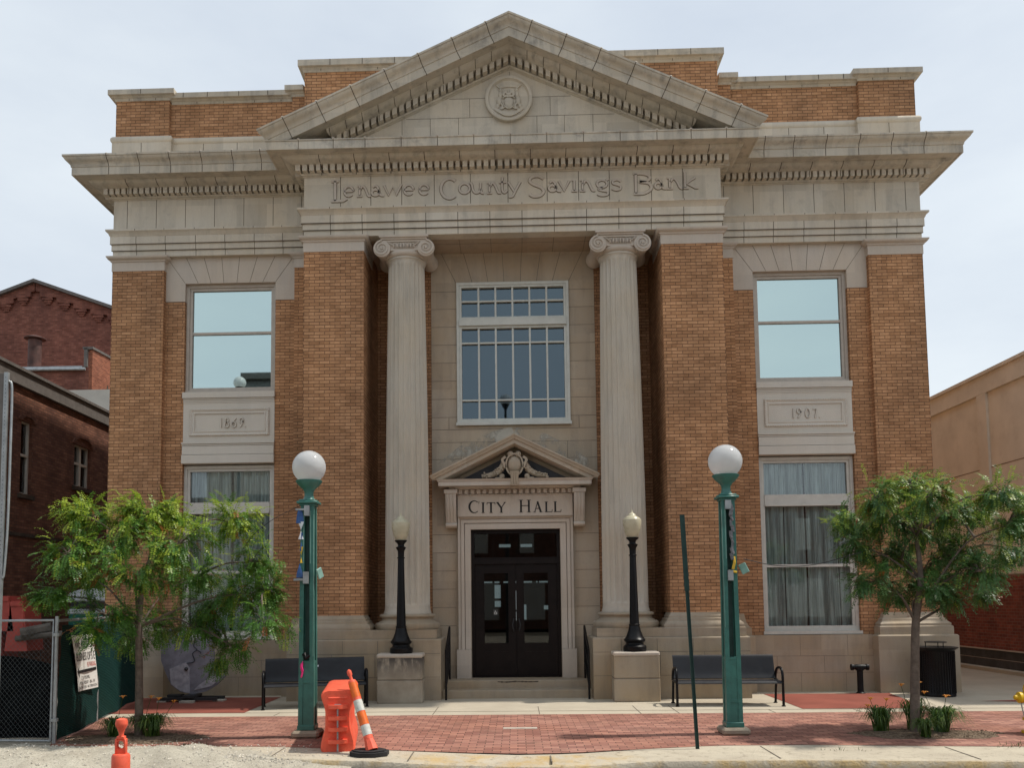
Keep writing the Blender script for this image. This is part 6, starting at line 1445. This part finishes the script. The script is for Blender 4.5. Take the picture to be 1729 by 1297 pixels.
for s in (-1, 1): mb.add([(0, -.35, AZ), (s*gw_, -.35, AZ-gs*gw_), (s*gw_, 20, AZ-gs*gw_), (0, 20, AZ), (0, -.35, AZ-.16), (s*gw_, -.35, AZ-.16-gs*gw_), (s*gw_, 20, AZ-.16-gs*gw_), (0, 20, AZ-.16)], [(0, 1, 2, 3), (4, 5, 6, 7), (0, 1, 5, 4), (1, 2, 6, 5), (2, 3, 7, 6), (3, 0, 4, 7)])
mb.fix = True; mb.build('roof', 'roof_metal', t)
mb = MB()
mb2 = MB()
for s in (-1, 1):
    for i in range(14):
        x = .45+i*.86; z = AZ-.25-gs*x; xa, xb = s*(x-.22), s*(x+.36)
        mb.prism([(s*(x-.43), AZ-.17-gs*(x-.43)), (s*(x+.43), AZ-.17-gs*(x+.43)), (s*(x+.43), z-.42-gs*.3), (s*(x-.22), z-.42-gs*.3+.10), (s*(x-.22), z-.2), (s*(x-.43), z-.16)], -.16, 0)
        for q in range(3): mb.box(*sorted((s*(x-.10+q*.07), s*(x+.43-q*.07))), -.15+q*.04, 0, z-.62-q*.10, z-.50-q*.10)
mb.build('corbel_table', 'brick_gable', t)
t = thing('vent_stack', 'rusty metal vent stack with flat cap before the red gable', 'chimney', (-20.55, 19.6, 0))
mb = MB(); mb.lathe([(.27, 11.4), (.27, 13.2)], (0, 0, 0), 16); mb.build('stack', 'rust', t, 40); mb = MB(); mb.lathe([(.44, 13.25), (.44, 13.28), (.25, 13.36)], (0, 0, 0), 16); mb.lathe([(.2, 13.2), (.2, 13.26)], (0, 0, 0), 10); mb.build('cap', 'rust', t, 40)
mb = MB(); mb.box(-16.5, -12, 14.2, 20, 0, 9.6); o = mb.build('pale_building', 'tan'); mb = MB(); tag(o, 'low pale block glimpsed between the annex and the bank', 'building')
# right tan building on the alley
t = thing('tan_building', 'long tan stucco building over a red brick base across the alley', 'building', (11.42, -1, 0))
Yb = 34
MB().box(0, 12, 0, Yb, .53, 2.28).build('brick_base', 'brick_alley', t); MB().box(0.015, 12, .01, Yb, .085, .50).build('plinth', 'band_dark', t); MB().box(-.03, 12, -.01, Yb, .50, .53).build('plinth_cap', 'stone_clean', t)
MB().box(-.22, .012, 0, Yb, 0, .084).build('kerb', 'walk', t)
mb = MB(); mb.box(.06, 12, .02, Yb, 2.28, 6.72); mb.box(0.0, 12, 0, Yb, 6.72, 7.16)
for y in (0.2, 5.86, 11.6, 17.4, 23): mb.box(0.002, .1, y, y+.42, 2.285, 6.719)
mb.build('wall', 'tan', t)
MB().box(-.05, 12, -.05, Yb, 7.16, 7.24).build('coping', 'tan', t)
mb = MB(); mb.box(.056, .065, .6, Yb, 4.88, 4.905); mb.box(-.002, .01, .0, Yb, 2.27, 2.30)
for y in (3.0, 8.9, 14.6): mb.box(.056, .065, y, y+.02, 2.3, 6.71)
mb.build('control_joint', 'tan_dark', t)
mb = MB(); mb.box(.016, .013, 0, Yb, .28, .29); mb.build('plinth_joint', 'stone_clean', t)
# across the street, seen only as reflections in the glass
t = thing('corner_tower', 'grey mansard corner tower across the street, seen mirrored in the upper window', 'building', (-13.5, -38, 0))
mb = MB(); mb.box(-5.5, 5.0, -4, 4, 0, 12.6); mb.build('wall', 'tan', t)
mb = MB(); b0_, b1_, zt = 5.4, 3.4, 16.1; mb.add([(-5.6, -4.2, 12.6), (5.2, -4.2, 12.6), (5.2, 4.2, 12.6), (-5.6, 4.2, 12.6), (-3.6, -2.4, zt), (3.0, -2.4, zt), (3.0, 2.4, zt), (-3.6, 2.4, zt)], [(0, 3, 2, 1), (4, 5, 6, 7), (0, 1, 5, 4), (1, 2, 6, 5), (2, 3, 7, 6), (3, 0, 4, 7)]); mb.box(-3.9, 3.3, -2.7, 2.7, zt, zt+.4); mb.build('roof', 'mansard', t)
mb = MB(); mb.box(-.6, .6, 3.3, 4.5, 13.0, 14.9); mb.build('dormer', 'frame', t)
t = thing('shop_row', 'row of low brick shops across the street, seen mirrored in the lower windows', 'building', (0, -36, 0))
mb = MB(); mb.box(-45, -18.1, -8, 0, 0, 8.6); mb.box(-7.4, 14, -8, 0, 0, 8.9); mb.box(14, 45, -8, -.5, 0, 8.2); mb.build('wall', 'brick_red', t)
mb = MB()
for i in range(-14, 15):
    x = i*2.9+.7
    if -18.3 < x < -7: continue
    y_ = 0 if x < 13.5 else -.5
    mb.box(x-.45, x+.45, y_, y_+.05, 4.8, 6.8); mb.box(x-1.1, x+1.1, y_, y_+.05, .6, 3.0)
mb.build('window', 'frame', t)
def tall_lamp(loc, label):
    t = thing('tall_lamp', label, 'street lamp', loc, 0, 'tall globe lamps across the street')
    MB().tube([(0, 0, 0), (0, 0, 10.3)], [.10, .05], 12).build('pole', 'steel_dark', t, 50); MB().lathe([(.05, 10.25), (.16, 10.45), (.17, 10.48)], (0, 0, 0), 16).build('collar', 'steel_dark', t, 40); MB().sphere((0, 0, 10.66), .25, 24, 16).build('globe', 'globe', t, 180); return t
tl = tall_lamp((-11.0, -15.6, 0), 'tall white globe lamp across the street, mirrored in the left upper window')
dup(tl, (-.35, -17.3, -.5), 0, 'tall white globe lamp behind the viewer, mirrored in the centre window')

# ---- surface pattern (joint lines, dentils, bolt holes) belongs inside its part's mesh
def absorb(o):
    p = o.parent
    if p is None or p.type != 'MESH': return
    a, b = p.data, o.data; off = len(a.vertices); mo = len(a.materials)
    for m in b.materials: a.materials.append(m)
    V = [v.co[:] for v in a.vertices]+[tuple(o.matrix_basis @ v.co) for v in b.vertices]
    F = [tuple(f.vertices) for f in a.polygons]+[tuple(i+off for i in f.vertices) for f in b.polygons]
    MI = [f.material_index for f in a.polygons]+[f.material_index+mo for f in b.polygons]
    SM = [f.use_smooth for f in a.polygons]+[f.use_smooth for f in b.polygons]
    me = bpy.data.meshes.new(a.name)
    me.from_pydata(V, [], F)
    for m in a.materials: me.materials.append(m)
    me.polygons.foreach_set('material_index', MI); me.polygons.foreach_set('use_smooth', SM)
    if any(SM): me.set_sharp_from_angle(angle=radians(35))
    me.update(); p.data = me
    for c in list(o.children): c.parent = p
    bpy.data.objects.remove(o)
for o in [o for o in bpy.data.objects if o.name.split('.')[0] in ('mortar_joint', 'dentils', 'joint_cap', 'hole', 'worn_patch', 'broken_edge', 'plinth_joint', 'control_joint', 'worn_edge', 'pale_stain', 'slit')]:
    absorb(o)
